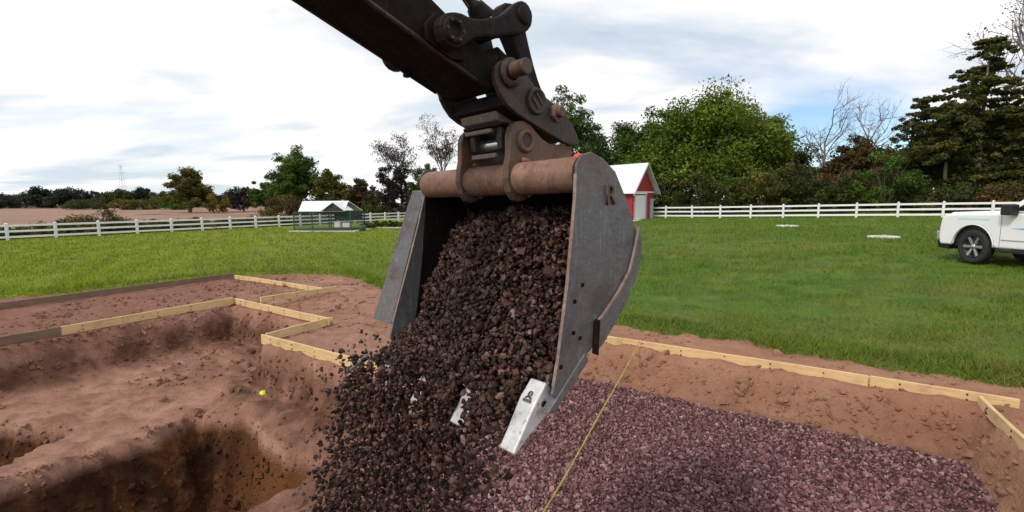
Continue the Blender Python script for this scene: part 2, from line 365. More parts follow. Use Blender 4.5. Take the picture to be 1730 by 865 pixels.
def m_leaf(name, a, b_, c_, d_):
    m, t, b = new_mat(name)
    at = t.nodes.new('ShaderNodeAttribute'); at.attribute_name = 'tint'
    c = ramp(t, at.outputs['Fac'], [(0.05, a), (0.4, b_), (0.75, c_), (1.0, d_)])
    t.links.new(c, b.inputs['Base Color']); setp(b, Roughness=0.6); b.inputs['Specular IOR Level'].default_value = 0.25
    tl = t.nodes.new('ShaderNodeBsdfTranslucent'); t.links.new(c, tl.inputs[0])
    mx = t.nodes.new('ShaderNodeMixShader'); mx.inputs[0].default_value = 0.3
    o = [n for n in t.nodes if n.type == 'OUTPUT_MATERIAL'][0]
    t.links.new(b.outputs[0], mx.inputs[1]); t.links.new(tl.outputs[0], mx.inputs[2]); t.links.new(mx.outputs[0], o.inputs[0])
    return m
LEAF = {
 'maple':  m_leaf('maple_leaf', (0.044, 0.076, 0.006), (0.100, 0.158, 0.011), (0.190, 0.245, 0.018), (0.31, 0.28, 0.024)),
 'green':  m_leaf('green_leaf', (0.022, 0.055, 0.008), (0.052, 0.105, 0.013), (0.095, 0.160, 0.022), (0.15, 0.19, 0.025)),
 'yellow': m_leaf('yellow_leaf', (0.040, 0.045, 0.008), (0.085, 0.088, 0.012), (0.15, 0.135, 0.016), (0.24, 0.18, 0.02)),
 'russet': m_leaf('russet_leaf', (0.034, 0.026, 0.010), (0.075, 0.052, 0.015), (0.125, 0.078, 0.020), (0.19, 0.075, 0.028)),
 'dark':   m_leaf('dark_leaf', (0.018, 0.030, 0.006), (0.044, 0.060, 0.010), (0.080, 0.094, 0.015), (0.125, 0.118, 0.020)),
 'purple': m_leaf('purple_leaf', (0.016, 0.012, 0.014), (0.032, 0.020, 0.022), (0.055, 0.034, 0.032), (0.085, 0.050, 0.040)),
 'far':    m_leaf('far_leaf', (0.014, 0.022, 0.016), (0.024, 0.036, 0.022), (0.040, 0.052, 0.028), (0.06, 0.066, 0.03)),
 'needle': m_leaf('needle', (0.028, 0.040, 0.008), (0.065, 0.078, 0.014), (0.115, 0.115, 0.020), (0.165, 0.14, 0.028)),
 'weed':   m_leaf('weed_leaf', (0.05, 0.045, 0.010), (0.11, 0.085, 0.014), (0.20, 0.145, 0.012), (0.34, 0.24, 0.012)),
}
M['bark'] = m_simple('bark', (0.075, 0.058, 0.046), 0.9, 0, 0.35, 4, 0.5)
M['bark_pale'] = m_simple('pale_bark', (0.20, 0.155, 0.12), 0.9, 0, 0.3, 4, 0.5)
M['twig'] = m_simple('grey_twig', (0.16, 0.14, 0.14), 0.9, 0, 0.2)

# ------------------------------------------------------------------ mesh helpers
class MB:
    def __init__(s): s.v = []; s.f = []
    def add(s, v, f):
        o = len(s.v); s.v += [tuple(p) for p in v]; s.f += [tuple(i + o for i in q) for q in f]; return s
    def box(s, x0, x1, y0, y1, z0, z1):
        v = [(x, y, z) for z in (z0, z1) for x, y in ((x0, y0), (x1, y0), (x1, y1), (x0, y1))]
        return s.add(v, [(3, 2, 1, 0), (4, 5, 6, 7), (0, 1, 5, 4), (1, 2, 6, 5), (2, 3, 7, 6), (3, 0, 4, 7)])
    def hexa(s, lo, hi):                       # two quads of 4 points, joined
        return s.add(list(lo) + list(hi), [(3, 2, 1, 0), (4, 5, 6, 7), (0, 1, 5, 4), (1, 2, 6, 5), (2, 3, 7, 6), (3, 0, 4, 7)])
    def prism(s, poly, fn, a, b):              # polygon (2D) extruded between a and b; fn(p,q,depth)->xyz
        n = len(poly)
        v = [fn(p, q, a) for p, q in poly] + [fn(p, q, b) for p, q in poly]
        f = [tuple(range(n))[::-1], tuple(range(n, 2 * n))] + [(i, (i + 1) % n, n + (i + 1) % n, n + i) for i in range(n)]
        return s.add(v, f)
    def tube(s, pts, rad, seg=10, cap=True):
        pts = [Vector(p) for p in pts]
        if not hasattr(rad, '__len__'): rad = [rad] * len(pts)
        rings = []; prev = None
        for i, p in enumerate(pts):
            d = (pts[min(i + 1, len(pts) - 1)] - pts[max(i - 1, 0)]).normalized()
            ref = prev if prev is not None else (Vector((0, 0, 1)) if abs(d.z) < 0.9 else Vector((1, 0, 0)))
            a = (ref - d * ref.dot(d)).normalized(); c = d.cross(a); prev = a
            rings.append([p + (a * math.cos(2 * math.pi * k / seg) + c * math.sin(2 * math.pi * k / seg)) * rad[i] for k in range(seg)])
        v = [q for r_ in rings for q in r_]; f = []
        for i in range(len(rings) - 1):
            for k in range(seg):
                k2 = (k + 1) % seg
                f.append((i * seg + k, i * seg + k2, (i + 1) * seg + k2, (i + 1) * seg + k))
        if cap: f += [tuple(range(seg))[::-1], tuple(range((len(rings) - 1) * seg, len(rings) * seg))]
        return s.add(v, f)
    def lathe(s, prof, center, axis, seg=24):  # prof: list of (radius, along axis)
        ax = Vector(axis).normalized(); ref = Vector((0, 0, 1)) if abs(ax.z) < 0.9 else Vector((1, 0, 0))
        a = (ref - ax * ref.dot(ax)).normalized(); c = ax.cross(a); ce = Vector(center)
        v = []; n = len(prof); f = []
        for k in range(seg):
            th = 2 * math.pi * k / seg; e = a * math.cos(th) + c * math.sin(th)
            v += [ce + e * r_ + ax * h for r_, h in prof]
        for k in range(seg):
            k2 = (k + 1) % seg
            for i in range(n - 1): f.append((k * n + i, k2 * n + i, k2 * n + i + 1, k * n + i + 1))
        return s.add(v, f)
    def build(s, name, mat, parent=None, bevel=0.0, smooth=False, seg=2, matrix=None):
        me = bpy.data.meshes.new(name); me.from_pydata(s.v, [], s.f); me.validate(); me.materials.append(mat)
        bm = bmesh.new(); bm.from_mesh(me); bmesh.ops.recalc_face_normals(bm, faces=bm.faces); bm.to_mesh(me); bm.free()
        if smooth:
            me.polygons.foreach_set('use_smooth', [True] * len(me.polygons))
        o = bpy.data.objects.new(name, me); COL.objects.link(o)
        if parent: o.parent = parent
        if matrix is not None: o.matrix_world = matrix
        if bevel:
            bv = o.modifiers.new('bevel', 'BEVEL'); bv.width = bevel; bv.segments = seg; bv.limit_method = 'ANGLE'; bv.angle_limit = R(35)
        return o

def np_mesh(name, verts, faces, mat, tint=None, parent=None, smooth=False):
    """fast mesh from numpy: faces (n,k) of constant k"""
    me = bpy.data.meshes.new(name)
    nv, (nf, k) = len(verts), faces.shape
    me.vertices.add(nv); me.vertices.foreach_set('co', np.ascontiguousarray(verts, np.float32).ravel())
    me.loops.add(nf * k); me.loops.foreach_set('vertex_index', faces.astype(np.int32).ravel())
    me.polygons.add(nf); me.polygons.foreach_set('loop_start', np.arange(0, nf * k, k, dtype=np.int32))
    me.polygons.foreach_set('use_smooth', np.full(nf, smooth))
    me.update(calc_edges=True)
    if tint is not None:
        a = me.attributes.new('tint', 'FLOAT', 'POINT'); a.data.foreach_set('value', tint.astype(np.float32))
    me.materials.append(mat)
    o = bpy.data.objects.new(name, me); COL.objects.link(o)
    if parent: o.parent = parent
    return o
def tag(o, label=None, cat=None, group=None, kind=None):
    if label: o['label'] = label
    if cat: o['category'] = cat
    if group: o['group'] = group
    if kind: o['kind'] = kind
    return o
def empty(name, loc=(0, 0, 0), rz=0.0):
    o = bpy.data.objects.new(name, None); COL.objects.link(o); o.location = loc; o.rotation_euler = (0, 0, rz)
    o.empty_display_size = 0.2
    return o

# site axes: E1 along the boards facing us, E2 away from us
E1 = np.array([0.835, -0.55]); E2 = np.array([0.55, 0.835])
def st(x, y): return x * E1[0] + y * E1[1], x * E2[0] + y * E2[1]
def xy(s, t_): return s * E1[0] + t_ * E2[0], s * E1[1] + t_ * E2[1]

def vnoise(x, y, seed=0):
    """smooth value noise, numpy"""
    xi = np.floor(x).astype(np.int64); yi = np.floor(y).astype(np.int64); fx = x - xi; fy = y - yi
    fx = fx * fx * (3 - 2 * fx); fy = fy * fy * (3 - 2 * fy)
    def h(a, b):
        n = (a * 374761393 + b * 668265263 + seed * 974634777) & 0x7fffffff
        n = ((n ^ (n >> 13)) * 1274126177) & 0x7fffffff
        return ((n ^ (n >> 16)) & 0xffff) / 65535.0
    return (h(xi, yi) * (1 - fx) + h(xi + 1, yi) * fx) * (1 - fy) + (h(xi, yi + 1) * (1 - fx) + h(xi + 1, yi + 1) * fx) * fy
def fbm(x, y, o=4, seed=0):
    r_ = 0; a = 0.5; 
    for i in range(o): r_ = r_ + a * (vnoise(x * 2 ** i, y * 2 ** i, seed + i) - 0.5); a *= 0.5
    return r_
def sstep(a, b, v):
    q = np.clip((v - a) / (b - a), 0, 1); return q * q * (3 - 2 * q)

LZX = np.arange(-80.0, 100.0, 0.5)
LZ = np.interp(LZX, [-80, 3, 6.6, 8.5, 11, 13.5, 17, 30, 60, 100], [0, 0, 0.015, 0.30, 0.62, 0.72, 0.74, 1.05, 1.5, 1.8])
for _k in range(12): LZ = np.r_[LZ[0], (LZ[:-2] + 2 * LZ[1:-1] + LZ[2:]) / 4, LZ[-1]]
def lawn_z(x, y):
    """natural grade: level on the left, climbing gently to the right"""
    k = np.interp(x, LZX, LZ)
    return k + 0.0 * y
def sdf_poly(px, py, poly):
    poly = np.asarray(poly, float); d = np.full(px.shape, 1e9); inside = np.zeros(px.shape, bool)
    n = len(poly)
    for i in range(n):
        a, b_ = poly[i], poly[(i + 1) % n]; e = b_ - a
        wx, wy = px - a[0], py - a[1]
        q = np.clip((wx * e[0] + wy * e[1]) / (e @ e), 0, 1)
        d = np.minimum(d, np.hypot(wx - q * e[0], wy - q * e[1]))
        c1 = (a[1] <= py) & (b_[1] > py); c2 = (b_[1] <= py) & (a[1] > py)
        cr = e[0] * wy - e[1] * wx
        inside ^= (c1 & (cr > 0)) | (c2 & (cr < 0))
    return np.where(inside, -d, d)
DIRT = [(-18.2, -8), (-17.8, 2.8), (-17.0, 5.1), (-16.5, 8.0), (-15.2, 9.3), (-13.75, 9.9), (-12, 9.6), (-10.4, 9.0), (-8.5, 8.5), (-3, 8.6), (-0.8, 8.62), (0.4, 8.42), (1.2, 8.28), (2.2, 8.3), (9, 8.4), (9, -8)]
PIT = [(-11.55, -8), (-11.55, 5.5), (-8.0, 5.5), (-8.0, 4.2), (-4.0, 4.2), (-4.0, 7.3), (1.62, 7.3), (1.78, 5), (1.95, -8)]
HOLE1 = [(-7.75, -8), (-7.75, 3.0), (-7.2, 3.45), (-5.7, 3.3), (-4.75, 3.25), (-4.5, -8)]
HOLE2 = [(-11.3, -8), (-10.9, 1.0), (-9.6, 1.55), (-8.75, 1.95), (-8.25, 1.2), (-8.15, -8)]
def dirt_z(s, t_):
    x, y = xy(s, t_)
    base = lawn_z(x, y) - 0.03
    rough = fbm(s * 1.1, t_ * 1.1, 4, 3) * 0.10 + fbm(s * 6, t_ * 6, 3, 9) * 0.05 + np.maximum(fbm(s * 2.6, t_ * 2.6, 3, 21), 0.02) * 0.20 + np.maximum(fbm(s * 7, t_ * 7, 3, 23), 0.0) * 0.16 + np.abs(fbm(s * 3.3, t_ * 3.3, 3, 27)) * 0.16
    dp = sdf_poly(s, t_, PIT) + fbm(s * 1.5, t_ * 1.5, 4, 5) * 0.16 + fbm(s * 5.5, t_ * 5.5, 4, 6) * 0.13
    floor_left = -0.80 + 0.10 * sstep(-8, -5.5, s)
    floor = floor_left * (1 - sstep(-4.9, -3.9, s)) + (-0.58) * sstep(-4.9, -3.9, s)
    wall = np.clip((0.02 - dp) / 0.20, 0, 1) ** 0.8
    z = base + (floor - base) * wall
    # spoil fanned against the foot of the cut
    z = z + 0.16 * np.exp(-((dp + 0.42) / 0.24) ** 2) * (0.4 + fbm(s * 0.9, t_ * 0.9, 3, 14)) * (dp < 0)
    h1 = sdf_poly(s, t_, HOLE1) + fbm(s * 1.6, t_ * 1.6, 5, 31) * 0.50 + fbm(s * 6, t_ * 6, 4, 33) * 0.16
    h2 = sdf_poly(s, t_, HOLE2) + fbm(s * 1.6, t_ * 1.6, 5, 37) * 0.50 + fbm(s * 6, t_ * 6, 4, 39) * 0.16
    z = z - 2.3 * np.clip((0.02 - h1) / 0.62, 0, 1) ** 0.75 - 1.6 * np.clip((0.02 - h2) / 0.55, 0, 1) ** 0.75
    deep = np.maximum(sstep(0.0, -0.3, h1), sstep(0.0, -0.3, h2))
    z = z + deep * (fbm(s * 2.2, t_ * 2.2, 4, 97) * 0.8 + np.abs(fbm(s * 5, t_ * 5, 3, 98)) * 0.5)
    amp = 1.0 - 0.75 * sstep(-4.0, -3.5, s) * (dp < -0.25)
    grade = (np.abs(dp) > 0.0) & (dp > 0.0)
    z = z + rough * amp * np.where(grade, 0.55, 1.0)
    return z

# ------------------------------------------------------------------ setting: ground sheets
def grid_mesh(name, X, Y, Z, mat, mask=None, smooth=True):
    n, m_ = X.shape
    v = np.stack([X, Y, Z], -1).reshape(-1, 3)
    idx = np.arange(n * m_).reshape(n, m_)
    f = np.stack([idx[:-1, :-1], idx[1:, :-1], idx[1:, 1:], idx[:-1, 1:]], -1).reshape(-1, 4)
    if mask is not None:
        mk = mask.reshape(-1); f = f[mk[f].any(1)]
        used = np.unique(f); remap = np.full(n * m_, -1); remap[used] = np.arange(len(used)); v = v[used]; f = remap[f]
    return np_mesh(name, v, f, mat, smooth=smooth)

S, T = np.meshgrid(np.arange(-18.9, 7.6, 0.05), np.arange(-2.6, 11.2, 0.05), indexing='ij')
Z = dirt_z(S, T); X, Y = xy(S, T)
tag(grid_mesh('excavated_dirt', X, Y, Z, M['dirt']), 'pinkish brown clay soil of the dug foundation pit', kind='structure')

def axis_pts(a, b, step, lo, hi, growth=1.16):
    p = list(np.arange(a, b, step)); d = step
    while p[-1] < hi: d *= growth; p.append(p[-1] + d)
    q = [a]; d = step
    while q[-1] > lo: d *= growth; q.append(q[-1] - d)
    return np.array(q[:0:-1] + p)
ax_ = axis_pts(-17, 13, 0.14, -75, 90); ay_ = axis_pts(2, 19, 0.14, -12, 84)
X, Y = np.meshgrid(ax_, ay_, indexing='ij')
S, T = st(X, Y)
def lawn_sdf(s, t_): return sdf_poly(s, t_, DIRT) + fbm(s * 1.3, t_ * 1.3, 4, 41) * 0.55
sd = lawn_sdf(S, T)
Z = lawn_z(X, Y) + 0.055 * sstep(-0.05, 0.25, sd) - 0.16 * sstep(0.05, -0.25, sd) + fbm(X * 0.5, Y * 0.5, 3, 2) * 0.05 * sstep(0, 1, sd)
tag(grid_mesh('lawn', X, Y, Z, M['lawn'], sd > -0.25), 'mown green lawn around the dug pit', kind='structure')

# rough ground out to the horizon
rr = np.concatenate([np.linspace(0, 90, 16), np.geomspace(100, 4500, 28)]); aa = np.linspace(0, 2 * math.pi, 73)
RR, AA = np.meshgrid(rr, aa, indexing='ij'); X = RR * np.cos(AA); Y = RR * np.sin(AA)
Zg = lawn_z(X, Y) - 0.03 - 5.0 * sstep(30, 16, RR) + 0.9 * sstep(60, 220, RR)
tag(grid_mesh('ground', X, Y, Zg, M['rough_ground']), 'rough weedy ground reaching to the horizon', kind='structure')
X, Y = np.meshgrid(np.linspace(-260, -8, 64), np.linspace(46, 215, 44), indexing='ij')
RRf = np.hypot(X, Y)
Zf = lawn_z(X, Y) + 0.05 + 0.9 * sstep(60, 220, RRf) + fbm(X * 0.08, Y * 0.08, 3, 8) * 0.3
fm = (Y > 50 + (X + 60) * 0.10) & (X < -0.42 * Y + 3) | (Y > 260)
tag(grid_mesh('ploughed_field', X, Y, Zf, M['field'], fm), 'bare tan ploughed field beyond the white fence', kind='structure')

# gravel bed in the right half of the pit: a base sheet with real stones on it
S, T = np.meshgrid(np.arange(-4.9, 2.2, 0.07), np.arange(-3.4, 7.25, 0.07), indexing='ij')
X, Y = xy(S, T)
def bed_sdf(s, t_): return sdf_poly(s, t_, [(-3.55, -8), (-3.6, 3.4), (-3.75, 4.2), (-3.8, 7.02), (1.66, 7.0), (1.92, -8)]) + fbm(s * 2, t_ * 2, 3, 51) * 0.20
def bed_z(s, t_):
    return -0.49 + fbm(s * 0.9, t_ * 0.9, 3, 61) * 0.10 + fbm(s * 4, t_ * 4, 2, 63) * 0.035 - 0.10 * sstep(-0.2, 0.08, bed_sdf(s, t_)) + 0.18 * np.exp(-(((s + 1.9) / 0.9) ** 2 + ((t_ - 1.2) / 0.8) ** 2))
tag(grid_mesh('gravel_base', X, Y, bed_z(S, T), M['gravel_base'], bed_sdf(S, T) < 0.03), 'packed gravel bedding in the pit floor', kind='structure')

def ico(sub, seed, jag=0.30, flat=(0.5, 0.95)):
    bm = bmesh.new(); bmesh.ops.create_icosphere(bm, subdivisions=sub, radius=0.5)
    r_ = np.random.default_rng(seed)
    v = np.array([q.co[:] for q in bm.verts]); f = np.array([[q.index for q in p.verts] for p in bm.faces]); bm.free()
    v = v * (1 + r_.uniform(-jag, jag, (len(v), 1))) + r_.normal(0, 0.035, v.shape)
    # cleave: crushed stone has a few flat broken faces
    for _ in range(6):
        n = r_.normal(size=3); n /= np.linalg.norm(n); d = r_.uniform(0.20, 0.36)
        k = v @ n - d; v = v - np.outer(np.maximum(k, 0), n)
    v = v * np.array([1.25, r_.uniform(*flat) * 1.2, r_.uniform(*flat) * 1.2])
    return v, f
STONES = [ico(1, 100 + i) for i in range(24)]
def octa(seed):
    r_ = np.random.default_rng(seed)
    v = np.array([(1, 0, 0), (-1, 0, 0), (0, 1, 0), (0, -1, 0), (0, 0, 1), (0, 0, -1)], float) * 0.5
    v = v * r_.uniform(0.75, 1.25, (6, 1)) + r_.normal(0, 0.09, (6, 3)); v = v * np.array([1.1, r_.uniform(0.7, 1.1), r_.uniform(0.5, 0.95)])
    f = np.array([(0, 2, 4), (2, 1, 4), (1, 3, 4), (3, 0, 4), (2, 0, 5), (1, 2, 5), (3, 1, 5), (0, 3, 5)])
    return v, f
STONES_S = [octa(300 + i) for i in range(16)]
def rand_rot(n, r_):
    q = r_.normal(size=(n, 4)); q /= np.linalg.norm(q, axis=1, keepdims=True)
    w_, x, y, z = q.T
    return np.stack([1 - 2 * (y * y + z * z), 2 * (x * y - z * w_), 2 * (x * z + y * w_), 2 * (x * y + z * w_), 1 - 2 * (x * x + z * z), 2 * (y * z - x * w_), 2 * (x * z - y * w_), 2 * (y * z + x * w_), 1 - 2 * (x * x + y * y)], -1).reshape(n, 3, 3)
def scatter(name, pos, size, mat, tints, bank=STONES, seed=1):
    r_ = np.random.default_rng(seed); n = len(pos); which = r_.integers(0, len(bank), n); rot = rand_rot(n, r_)
    V = []; Fc = []; Ti = []; off = 0
    for k, (v, f) in enumerate(bank):
        ids = np.nonzero(which == k)[0]
        if not len(ids): continue
        vv = np.einsum('nij,vj->nvi', rot[ids], v) * size[ids, None, None] + pos[ids, None, :]
        V.append(vv.reshape(-1, 3)); Fc.append((f[None] + (np.arange(len(ids)) * len(v))[:, None, None]).reshape(-1, 3) + off)
        Ti.append(np.repeat(tints[ids], len(v))); off += len(ids) * len(v)
    return np_mesh(name, np.concatenate(V), np.concatenate(Fc), mat, np.concatenate(Ti))

n = 86000
s_ = rng.uniform(-4.2, 2.1, n); t_ = 7.3 - 6.6 * rng.random(n) ** 0.8
x, y = xy(s_, t_)
keep = (bed_sdf(s_, t_) < 0.06 * rng.random(n)) & (y > 2.3) & (x > -3.6)
s_, t_, x, y = s_[keep], t_[keep], x[keep], y[keep]
size = rng.lognormal(math.log(0.030), 0.38, len(s_)).clip(0.014, 0.085)
pos = np.stack([x, y, bed_z(s_, t_) + size * 0.22], -1)
tag(scatter('gravel_bed', pos, size, M['bed'], rng.random(len(s_)), bank=STONES_S, seed=3), 'purplish red crushed gravel spread over the pit floor', 'gravel', kind='stuff')

# dirt clods on the soil
n = 9000
s_ = rng.uniform(-15.4, 6.5, n); t_ = rng.uniform(-1.0, 9.6, n)
x, y = xy(s_, t_)
keep = (bed_sdf(s_, t_) > 0.05) & (lawn_sdf(s_, t_) < -0.05) & (y > 3) & (fbm(s_ * 0.8, t_ * 0.8, 3, 77) > -0.06)
s_, t_, x, y = s_[keep], t_[keep], x[keep], y[keep]
size = rng.lognormal(math.log(0.045), 0.55, len(s_)).clip(0.015, 0.20)
pos = np.stack([x, y, dirt_z(s_, t_) + size * 0.12], -1)
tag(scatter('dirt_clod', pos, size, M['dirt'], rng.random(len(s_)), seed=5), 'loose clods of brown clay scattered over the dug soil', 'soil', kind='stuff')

# broken crumbs sticking out of the cut faces
n = 60000
s_ = rng.uniform(-12.2, 2.0, n); t_ = rng.uniform(-1.0, 7.6, n); x, y = xy(s_, t_)
z0 = dirt_z(s_, t_); sl = np.hypot(dirt_z(s_ + 0.04, t_) - z0, dirt_z(s_, t_ + 0.04) - z0) / 0.04
keep = (rng.random(n) < np.clip((sl - 0.7) * 0.45, 0, 1)) & (y > 2.5) & ((bed_sdf(s_, t_) > 0.0) | (z0 > -0.42))
x, y, z0 = x[keep], y[keep], z0[keep]
size = rng.lognormal(math.log(0.05), 0.45, len(x)).clip(0.02, 0.17)
pos = np.stack([x, y, z0], -1) + rng.normal(0, 0.012, (len(x), 3))
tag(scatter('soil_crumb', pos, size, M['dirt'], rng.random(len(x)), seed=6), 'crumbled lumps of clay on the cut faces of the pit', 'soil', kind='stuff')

# grass blades over the nearer lawn
def blades(name, n, ymin, ymax, hgt, wid, seed, edge=None):
    r_ = np.random.default_rng(seed)
    y = ymin * (ymax / ymin) ** r_.random(n); x = y * r_.uniform(-1.2, 1.2, n)
    if edge:
        s_, t_ = st(x, y)
    s_, t_ = st(x, y); d = lawn_sdf(s_, t_)
    if edge: k = (d > -0.05 - 0.30 * r_.random(n) ** 4) & (d < edge)
    else: k = d > 0.02
    x, y, s_, t_, d = x[k], y[k], s_[k], t_[k], d[k]; n = len(x)
    z = lawn_z(x, y) + 0.055 * sstep(-0.05, 0.25, d) - 0.16 * sstep(0.05, -0.25, d) + fbm(x * 0.5, y * 0.5, 3, 2) * 0.05 * sstep(0, 1, d) - 0.015
    clump = 0.55 + 1.1 * vnoise(x * 1.7, y * 1.7, 91)
    sc = np.maximum(1.0, y / 11.0)
    h = hgt * r_.uniform(0.5, 1.3, n) * clump * np.minimum(sc, 1.5); w_ = wid * r_.uniform(0.6, 1.3, n) * sc
    a = r_.uniform(0, math.pi, n); lean = r_.normal(0, 0.55, (n, 2)) * h[:, None]
    b0 = np.stack([x - np.cos(a) * w_ / 2, y - np.sin(a) * w_ / 2, z], -1); b1 = np.stack([x + np.cos(a) * w_ / 2, y + np.sin(a) * w_ / 2, z], -1)
    tp = np.stack([x + lean[:, 0], y + lean[:, 1], z + h], -1)
    v = np.stack([b0, b1, tp], 1).reshape(-1, 3); f = np.arange(3 * n).reshape(n, 3)
    return np_mesh(name, v, f, M['blade'], np.repeat(r_.random(n), 3))
tag(blades('grass', 420000, 6.0, 46, 0.065, 0.014, 11), 'short green grass blades of the mown lawn', 'grass', kind='stuff')
tag(blades('grass_fringe', 260000, 5.5, 18, 0.10, 0.014, 12, edge=0.8), 'longer ragged grass fringe along the dug edge of the lawn', 'grass', kind='stuff')

# ------------------------------------------------------------------ excavator arm
AO = Vector((-0.0834, 2.2916, 2.5024)); AU = Vector((0.71828, 0.69576, 0.0)); AW = Vector((0.69572, -0.71824, 0.01065)); AV = Vector((-0.00741, 0.00765, 0.99994))
arm = empty('excavator_arm')
arm.matrix_world = Matrix(((AU.x, -AW.x, AV.x, AO.x), (AU.y, -AW.y, AV.y, AO.y), (AU.z, -AW.z, AV.z, AO.z), (0, 0, 0, 1)))
tag(arm, 'dark rusty excavator arm tipping a toothed bucket full of stone', 'excavator arm')
def L(u, v, w): return (u, -w, v)                        # in-plane u, v and width w -> arm coordinates
def toworld(u, v, w): return AO + AU * u + AV * v + AW * w
BW = 1.10; hw = BW / 2
bucket = empty('bucket'); bucket.parent = arm
coupler = empty('quick_coupler'); coupler.parent = arm

def plate(poly, w0, w1, name, mat, parent, bevel=0.004):
    return MB().prism(poly, lambda p, q, d: L(p, q, d), w0, w1).build(name, mat, parent, bevel)
def pin(u, v, w0, w1, r_, name, mat, parent, seg=24, bevel=0.003):
    return MB().tube([L(u, v, w0), L(u, v, w1)], r_, seg).build(name, mat, parent, bevel)
def smooth_poly(p, n=3):
    """closed Catmull-Rom through the points"""
    o = []
    m_ = len(p)
    for i in range(m_):
        a, b_, c_, d_ = (np.array(p[(i + k) % m_]) for k in (-1, 0, 1, 2))
        for k in range(n):
            q = k / n
            o.append(tuple(0.5 * ((2 * b_) + (c_ - a) * q + (2 * a - 5 * b_ + 4 * c_ - d_) * q * q + (3 * b_ - a - 3 * c_ + d_) * q ** 3)))
    return o
# side plates
back = [(-0.066, 0.035), (-0.036, 0.074), (0.03, 0.088), (0.11, 0.066), (0.198, 0.017), (0.292, -0.108), (0.366, -0.235), (0.384, -0.335), (0.352, -0.435), (0.254, -0.552), (0.10, -0.682), (-0.024, -0.750), (-0.19, -0.872)]
front = [(-0.215, -0.845), (-0.201, -0.80), (-0.173, -0.696), (-0.119, -0.426), (-0.072, -0.10)]
side = back + front
front_l = [(-0.285, -0.815), (-0.262, -0.738), (-0.205, -0.575), (-0.147, -0.412), (-0.085, -0.23), (-0.035, -0.06), (-0.05, 0.0)]
for sgn in (1, -1):
    plate(side if sgn > 0 else back[:-1] + [(-0.20, -0.875)] + front_l, sgn * hw, sgn * (hw - 0.012), 'side_plate', M['bucket'], bucket, 0.003)
    plate([(0.75 * p + 0.02, 0.93 * q - 0.02) for p, q in side], sgn * (hw - 0.0125), sgn * (hw - 0.018), 'inner_shade_sheet', M['bucket_in'], bucket, 0)  # dark sheet added to paint the shade on the inner side walls
    # rusty worn front edge
    e = [(-0.206, -0.815), (-0.176, -0.70), (-0.122, -0.43), (-0.075, -0.10), (-0.070, 0.0)]
    if sgn < 0: e = [(p - 0.003, q) for p, q in front_l[1:-1]]
    e2 = [(p + 0.0045, q) for p, q in e][::-1]
    plate(e + e2, sgn * (hw + 0.0015), sgn * (hw - 0.0135), 'worn_edge', M['edge'], bucket, 0.002)
# wrapper: back and floor of the bucket
ou = [(0.05, 0.07), (0.11, 0.058), (0.192, 0.010), (0.285, -0.112), (0.358, -0.238), (0.376, -0.334), (0.345, -0.430), (0.248, -0.546), (0.095, -0.675), (-0.028, -0.742), (-0.19, -0.862)]
cen = np.array([0.05, -0.35])
inn = []
for p in ou:
    d = cen - np.array(p); d /= np.linalg.norm(d); inn.append(tuple(np.array(p) + d * 0.022))
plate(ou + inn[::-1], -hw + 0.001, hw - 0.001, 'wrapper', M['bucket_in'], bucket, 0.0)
# heel wear shroud on the outside of the right plate and round the heel
heel = [(0.376, -0.215), (0.394, -0.31), (0.388, -0.37), (0.352, -0.455), (0.258, -0.572), (0.105, -0.702), (0.045, -0.735), (0.056, -0.612), (0.10, -0.585), (0.21, -0.505), (0.30, -0.42), (0.345, -0.32)]
for sgn in (1, -1):
    plate(heel, sgn * (hw + 0.016), sgn * (hw + 0.0005), 'heel_shroud', M['heel'], bucket, 0.004)
    plate([(0.046, -0.60), (0.062, -0.595), (0.052, -0.745), (0.034, -0.735)], sgn * (hw + 0.024), sgn * (hw + 0.0005), 'weld_bar', M['bucket_in'], bucket, 0.002)
# weld bead along the shroud's inner edge
wb = [(0.056, -0.612), (0.10, -0.585), (0.21, -0.505), (0.30, -0.42), (0.345, -0.32), (0.372, -0.225)]
MB().tube([L(p, q, hw + 0.008) for p, q in wb], 0.008, 8).build('weld_bead', M['edge'], bucket, smooth=True)
# lip plate
MB().hexa([L(-0.012, -0.722, -hw - 0.004), L(0.012, -0.762, -hw - 0.004), L(-0.205, -0.918, -hw - 0.004), L(-0.245, -0.905, -hw - 0.004)],
          [L(-0.012, -0.722, hw + 0.004), L(0.012, -0.762, hw + 0.004), L(-0.205, -0.918, hw + 0.004), L(-0.245, -0.905, hw + 0.004)]).build('cutting_edge', M['heel'], bucket, 0.004)
# cross tube, ends
pin(0, 0, -hw + 0.020, hw - 0.020, 0.072, 'cross_tube', M['tube'], bucket, 40, 0)
for o in bucket.children:
    if o.name.startswith('cross_tube'):
        o.data.polygons.foreach_set('use_smooth', [len(p.vertices) == 4 for p in o.data.polygons])
# bolt holes on the right plate, put on as dark discs
for u_, v_ in ((-0.08, -0.50), (-0.088, -0.625), (-0.045, -0.655), (-0.165, -0.745), (-0.03, -0.44)):
    pin(u_, v_, hw - 0.005, hw + 0.004, 0.009, 'bolt_hole_disc', M['bucket_in'], bucket, 10, 0)
